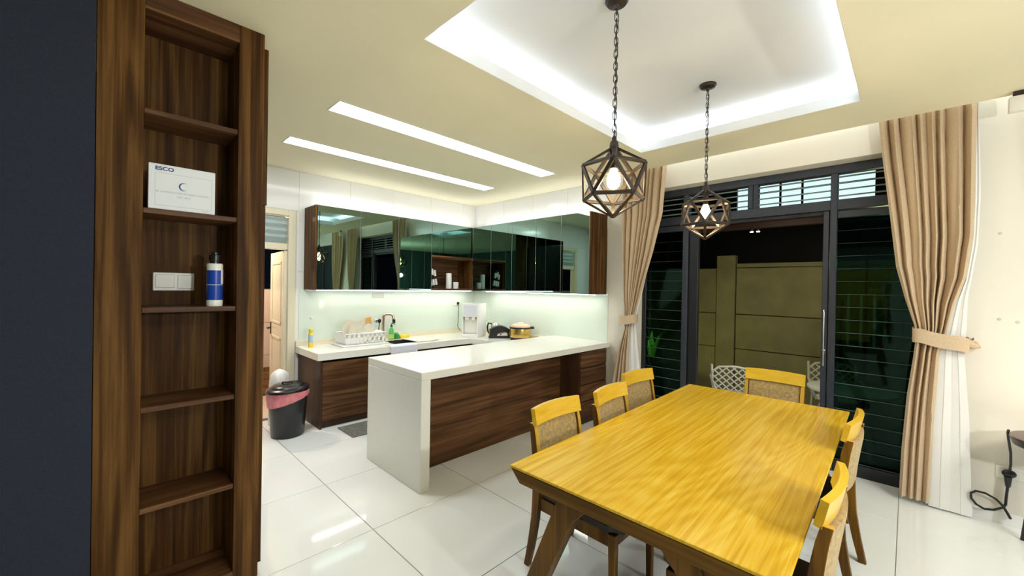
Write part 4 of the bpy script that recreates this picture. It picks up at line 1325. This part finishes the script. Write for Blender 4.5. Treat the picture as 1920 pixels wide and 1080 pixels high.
oc_ = thing('curtain', 'beige curtain by the second window, seen mirrored in the leftmost wall cabinet', 'curtain', (4.33, -1.15, 0))
cloth([(-0.62, 3.0), (-0.67, 2.3), (-0.86, 1.5), (-0.98, 1.2), (-0.99, 0.0)], [(-1.36, 3.0), (-1.34, 2.2), (-1.22, 1.3), (-1.25, 0.0)], 0.03, 3.0, 8, 0.040, 4.338, 0.9, nu=140, nv=30).build('drape', m_curt, oc_)
w2_ = thing('window_2', None, None, (XW, -2.1, 0), kind='structure')
box('pane', (XW - 0.012, -3.0, 0.05, XW - 0.004, -1.25, 2.65), m_frame_bl, w2_)
for b in ((-3.05, 0.0, -3.0, 2.7), (-1.25, 0.0, -1.2, 2.7), (-2.15, 0.05, -2.10, 2.65)):
    box('frame', (XW - 0.03, b[0], b[1], XW - 0.0005, b[2], b[3]), m_frame, w2_)
# ------------------------------------------------------------------ RIGHT WALL FITTINGS
se = thing('motion_sensor', 'small beige box sensor under the ceiling edge at the far right', 'sensor', (4.20, -0.47, CEIL))
MB().box(4.17, -0.535, 2.80, 4.225, -0.452, 2.90, 0.006, 2).build('housing', m_wplast2, se)
MB().box(4.185, -0.515, 2.9005, 4.215, -0.470, CEIL - 0.0005, 0.002).build('bracket', m_bronze, se)
for i, (y, z, lb) in enumerate(((-0.452, 2.03, 'small grey wall plug high beside the right curtain'), (-0.457, 1.425, 'small grey wall plug at waist height, left of a pair'), (-0.538, 1.41, 'small grey wall plug at waist height, right of a pair'))):
    MB().lathe([(0, 0), (0.010, 0), (0.008, 0.004), (0, 0.003)], (0, 0, 0), 12, mat=Matrix.Translation((XW, y, z)) @ Matrix.Rotation(-PI / 2, 4, 'Y')).build('wall_plug', m_label_grey, label=lb, cat='wall plug')
wo = thing('wall_socket', 'white double wall socket low on the wall behind the side table', 'socket', (XW, -0.53, 0.36))
MB().box(XW - 0.010, -0.61, 0.318, XW - 0.0005, -0.455, 0.405, 0.003).build('plate', m_switch, wo)
for y in (-0.495, -0.57):
    MB().box(XW - 0.013, y - 0.018, 0.375, XW - 0.0095, y - 0.004, 0.392, 0.001).build('rocker', m_switch, wo)
pc = thing('power_cord', 'black power cord with plug hanging from the side table to the wall socket', 'cord', (4.38, -0.5, 0.1))
MB().ball((4.388, -0.512, 0.365), 0.020, 0.034, 0.028, 14, 10).lathe([(0, -0.07), (0.012, -0.07), (0.020, 0.0), (0, 0.0)], (4.385, -0.508, 0.345), 12).build('plug', m_black, pc)
MB().tube([(4.215, -0.486, 0.703), (4.225, -0.484, 0.685), (4.24, -0.489, 0.64), (4.31, -0.508, 0.53), (4.365, -0.516, 0.44), (4.385, -0.514, 0.38)], 0.007, 8).build('cable', m_black, pc)
MB().tube([(4.385, -0.508, 0.29), (4.385, -0.502, 0.20), (4.384, -0.50, 0.150), (4.375, -0.488, 0.128), (4.36, -0.445, 0.100), (4.345, -0.40, 0.095), (4.33, -0.362, 0.118), (4.325, -0.338, 0.155), (4.325, -0.336, 0.19), (4.335, -0.36, 0.21), (4.35, -0.405, 0.205), (4.37, -0.455, 0.175), (4.380, -0.485, 0.14), (4.380, -0.505, 0.10), (4.375, -0.522, 0.062)], 0.0075, 8).build('cable', m_black, pc)
st = thing('side_table', 'small round side table with a dark brown top at the right edge', 'side table', (4.12, -0.717, 0))
MB().lathe([(0, 0.702), (0.215, 0.702), (0.238, 0.698), (0.238, 0.690)], (4.12, -0.717, 0), 40).build('top', m_dktop, st)
MB().lathe([(0.238, 0.6895), (0.24, 0.688), (0.228, 0.648), (0.20, 0.642), (0, 0.642)], (4.12, -0.717, 0), 40).build('rim', m_black, st)
for k in range(3):
    a = math.radians(-60 + 120 * k)
    MB().tube([(4.12 + 0.12 * math.cos(a), -0.717 + 0.12 * math.sin(a), 0.643), (4.12 + 0.19 * math.cos(a), -0.717 + 0.19 * math.sin(a), 0.002)], [0.014, 0.010], 8).build('leg', m_black, st)
tl = thing('table_lamp', 'table lamp on the side table beyond the right edge', 'lamp', (4.12, -0.80, 0.703))
MB().lathe([(0, 0), (0.06, 0), (0.062, 0.01), (0.018, 0.02), (0.014, 0.10), (0.014, 0.20)], (4.12, -0.80, 0.703), 20).build('base', m_bronze, tl)
MB().lathe([(0.014, 0.20), (0.018, 0.22), (0.030, 0.26), (0.028, 0.29), (0, 0.31)], (4.12, -0.80, 0.703), 16).build('bulb', m_bulb, tl)
point_light('table_lamp_light', (4.12, -0.80, 1.05), 0.9, (1.0, 0.76, 0.58), 0.025)

# ------------------------------------------------------------------ PATIO
GZ = -0.12
pt = box('patio', (4.66, -4, GZ - 0.1, 12, 9, GZ - 0.006), m_grout, kind='structure')
pm_ = None
for i in range(5):
    for j in range(8):
        if pm_ is None:
            o = MB().box(-0.248, -0.248, -0.006, 0.248, 0.248, 0.0, 0.002).build('paver', m_paver, pt)
            pm_ = o.data
        else:
            o = bpy.data.objects.new('paver', pm_)
            COL.objects.link(o)
            o.parent = pt
        o.location = (4.92 + 0.5 * i, -0.7 + 0.5 * j, GZ)
FXW = 7.2
fe = thing('boundary_wall', 'olive grey concrete panel wall across the patio', 'wall', (7.25, 1.6, GZ))
zz = [GZ, 0.645, 1.205, 1.955, 2.03]
for (y0, y1, top) in ((-3.0, 0.40, 2.03), (0.41, 2.0, 2.03), (2.29, 3.9, 1.955), (3.91, 5.5, 1.955)):
    for a, b in zip(zz, zz[1:]):
        if b > top + 1e-3:
            continue
        box('panel', (FXW, y0 + 0.008, a + 0.008, FXW + 0.08, y1 - 0.008, b - 0.004), m_fence, fe, 0.006)
    box('backing', (FXW + 0.03, y0, GZ, FXW + 0.075, y1, top - 0.01), m_frame_bl, fe)
box('pillar', (FXW - 0.03, 2.005, GZ, FXW + 0.11, 2.283, 2.16), m_fence, fe, 0.006)
area_light('patio_wash_lamp', (5.0, 1.1, 2.25), 0.5, 0.12, 3.4, (1.0, 0.92, 0.62), (0, math.radians(-38), 0))


def patio_chair(name, label, loc, rz):
    t = thing(name, label, 'chair', loc, rz, 'white lattice patio chairs')
    W = Matrix.Translation(loc) @ Matrix.Rotation(rz, 4, 'Z')
    # back: arched outline in the local XZ plane, leaning
    z0, z1, hw = 0.46, 0.83, 0.235

    def bp(x, z):
        return W @ Vector((x, -0.20 - 0.22 * (z - 0.46), z))
    outl = [(-0.13, z0), (-0.20, z0 + 0.09), (-0.235, z0 + 0.20), (-0.225, z1 - 0.08), (-0.16, z1 - 0.02), (0, z1), (0.16, z1 - 0.02), (0.225, z1 - 0.08), (0.235, z0 + 0.20), (0.20, z0 + 0.09), (0.13, z0)]
    MB().tube([bp(*p) for p in outl], 0.012, 8, closed=True).build('back_frame', m_pchair, t)

    def inside(x, z):
        n = len(outl)
        c = False
        for i in range(n):
            x1_, y1_ = outl[i]
            x2_, y2_ = outl[i - 1]
            if (y1_ > z) != (y2_ > z) and x < (x2_ - x1_) * (z - y1_) / (y2_ - y1_) + x1_:
                c = not c
        return c
    sp_ = 0.068
    for sgn in (1, -1):
        for k in range(-9, 10):
            seg_ = []
            for i in range(161):
                x = -0.25 + 0.5 * i / 160
                z = 0.645 + sgn * (x - k * sp_ * 1.2) * 0.95
                if inside(x, z):
                    seg_.append((x, z))
            if len(seg_) > 6:
                MB().tube([bp(*seg_[0]), bp(*seg_[-1])], 0.0085, 6).build('lattice_bar', m_pchair, t)
    sm = MB().lathe([(0, 0.43), (0.20, 0.43), (0.215, 0.44), (0.20, 0.452), (0, 0.445)], (0, 0.0, 0), 24, mat=W)
    sm.build('seat', m_pchair, t)
    for s in (-1, 1):
        MB().tube([W @ Vector(p) for p in ((s * 0.235, -0.27, 0.83), (s * 0.235, -0.22, 0.62), (s * 0.20, -0.19, 0.44), (s * 0.22, -0.25, 0.0))], 0.013, 8).build('leg', m_pchair, t)
        MB().tube([W @ Vector(p) for p in ((s * 0.15, 0.13, 0.44), (s * 0.19, 0.17, 0.30), (s * 0.20, 0.22, 0.0))], 0.013, 8).build('leg', m_pchair, t)
        MB().tube([W @ Vector(p) for p in ((s * 0.235, -0.24, 0.64), (s * 0.26, -0.05, 0.655), (s * 0.26, 0.10, 0.64), (s * 0.24, 0.14, 0.55), (s * 0.20, 0.12, 0.44))], 0.012, 8).build('armrest', m_pchair, t)
    return t


patio_chair('patio_chair', 'white lattice-back patio chair just outside the open doorway', (5.42, 1.50, GZ), math.radians(-75))
patio_chair('patio_chair', 'white lattice-back patio chair behind the patio table, at the right jamb', (6.12, 0.60, GZ), math.radians(105))
pt_ = thing('patio_table', 'white patio table beside the right door jamb', 'table', (5.55, 0.42, GZ))
MB().lathe([(0, 0.66), (0.36, 0.66), (0.375, 0.67), (0.375, 0.69), (0.36, 0.70), (0, 0.70)], (5.55, 0.42, GZ), 40).build('top', m_pchair, pt_)
for k in range(4):
    a = math.radians(45 + 90 * k)
    ca, sa = math.cos(a), math.sin(a)
    MB().tube([(5.55 + 0.22 * ca, 0.42 + 0.22 * sa, GZ + 0.66), (5.55 + 0.16 * ca, 0.42 + 0.16 * sa, GZ + 0.40), (5.55 + 0.26 * ca, 0.42 + 0.26 * sa, GZ + 0.002)], 0.015, 8).build('leg', m_pchair, pt_)
pb2 = thing('porch_beam', 'dark red porch beam with spotlights above the patio', 'beam', (6.0, 1.2, 2.4))
box('beam', (5.98, -2.2, 2.41, 6.06, 4.5, 2.49), m_redbeam, pb2, 0.004)
for y in (1.478, 1.404, 2.237):
    MB().lathe([(0, 0.03), (0.018, 0.03), (0.022, 0.0), (0.020, -0.012)], (5.96, y, 2.378), 12).box(5.95, y - 0.006, 2.40, 5.99, y + 0.006, 2.43).build('spotlight', m_blackm, pb2)
    MB().lathe([(0.0195, -0.012), (0.019, -0.02), (0, -0.022)], (5.96, y, 2.378), 12).build('lens', m_spot, pb2)
for y in (-2.16, 4.46):
    box('post', (5.98, y - 0.04, GZ, 6.06, y + 0.04, 2.41), m_redbeam, pb2, 0.004)
# neighbour's lit upper window
nh = thing('neighbour_house', 'neighbouring house with a pale lit upstairs window beyond the wall', 'house', (9.3, 1.6, GZ))
NB0, NB1 = 0.43, 2.55
hw_ = MB()
hw_.box(9.15, -2.5, GZ, 9.35, NB0, 4.6).box(9.15, NB0, GZ, 9.35, NB1, 3.13).box(9.15, NB0, 3.68, 9.35, NB1, 4.6).box(9.15, NB1, GZ, 9.35, 6, 4.6)
hw_.build('facade', m_blackm, nh, smooth=False)
wn = box('window', (9.22, NB0, 3.13, 9.25, NB1, 3.68), m_neighlit, nh)
for y in (1.45, 1.80, 0.95):
    MB().box(9.19, y - 0.018, 3.13, 9.215, y + 0.018, 3.68).build('mullion', m_blackm, wn, smooth=False)
MB().box(9.19, NB0, 3.52, 9.215, NB1, 3.55).build('mullion', m_blackm, wn, smooth=False)
# garden at the left: planter, plant, uplight
pl = thing('planter', 'concrete garden planter outside the left louvre panel', 'planter', (6.1, 2.9, GZ))
MB().lathe([(0, 0), (0.20, 0), (0.24, 0.02), (0.30, 0.55), (0.31, 0.60), (0.27, 0.60), (0.25, 0.52), (0, 0.52)], (6.1, 2.9, GZ), 24).build('pot', m_paver, pl)
sg_ = MB().lathe([(0.0, 0.54), (0.15, 0.54), (0.255, 0.525)], (6.1, 2.9, GZ), 20).build('soil', m_crate, pl)
for k in range(16):
    a = k * 2.4
    L_ = 0.55 + 0.35 * random.random()
    out_ = 0.10 + 0.35 * random.random()

    def lf_(u, v, a=a, L_=L_, out_=out_):
        t_ = v
        wdt = 0.035 * math.sin(PI * min(1, 0.08 + 0.92 * t_)) + 0.003
        r_ = 0.03 + out_ * t_ * t_ + 0.05 * t_
        z_ = 0.52 + L_ * t_ * (1 - 0.25 * t_ * out_ * 2)
        px, py = r_ * math.cos(a), r_ * math.sin(a)
        return (6.1 + px - (u - 0.5) * 2 * wdt * math.sin(a), 2.9 + py + (u - 0.5) * 2 * wdt * math.cos(a), GZ + z_ + 0.01 * abs(u - 0.5))
    MB().grid(lf_, 2, 8, thick=0.002).build('leaf', m_leaf, pl)
gl = thing('garden_light', 'green-lit garden spike light beside the planter', 'light', (5.75, 2.75, GZ))
MB().tube([(5.75, 2.75, GZ), (5.75, 2.75, GZ + 0.62)], 0.015, 8).build('spike', m_blackm, gl)
MB().lathe([(0, 0.62), (0.04, 0.62), (0.055, 0.70), (0.05, 0.70), (0.035, 0.635), (0, 0.635)], (5.75, 2.75, GZ), 16).build('head', m_blackm, gl)
point_light('garden_light_glow', (5.78, 2.78, 0.68), 3.5, (0.80, 1.0, 0.30), 0.03)
gg = thing('garden_gate', 'grey picket garden gate outside the right louvre panel', 'gate', (6.75, 0.1, GZ))
for k in range(7):
    y = 0.55 - 0.126 * k
    MB().box(6.74, y - 0.014, 0.90, 6.76, y + 0.014, 1.58 - 0.03 * (k % 2), 0.004).build('picket', m_pchair if k < 3 else m_frame, gg)
for z in (1.02, 1.38):
    MB().box(6.7605, -0.25, z, 6.778, 0.60, z + 0.03, 0.003).build('rail', m_frame, gg)
for y in (-0.27, 0.62):
    MB().box(6.74, y - 0.02, GZ, 6.78, y + 0.02, 1.5, 0.003).build('post', m_frame, gg)
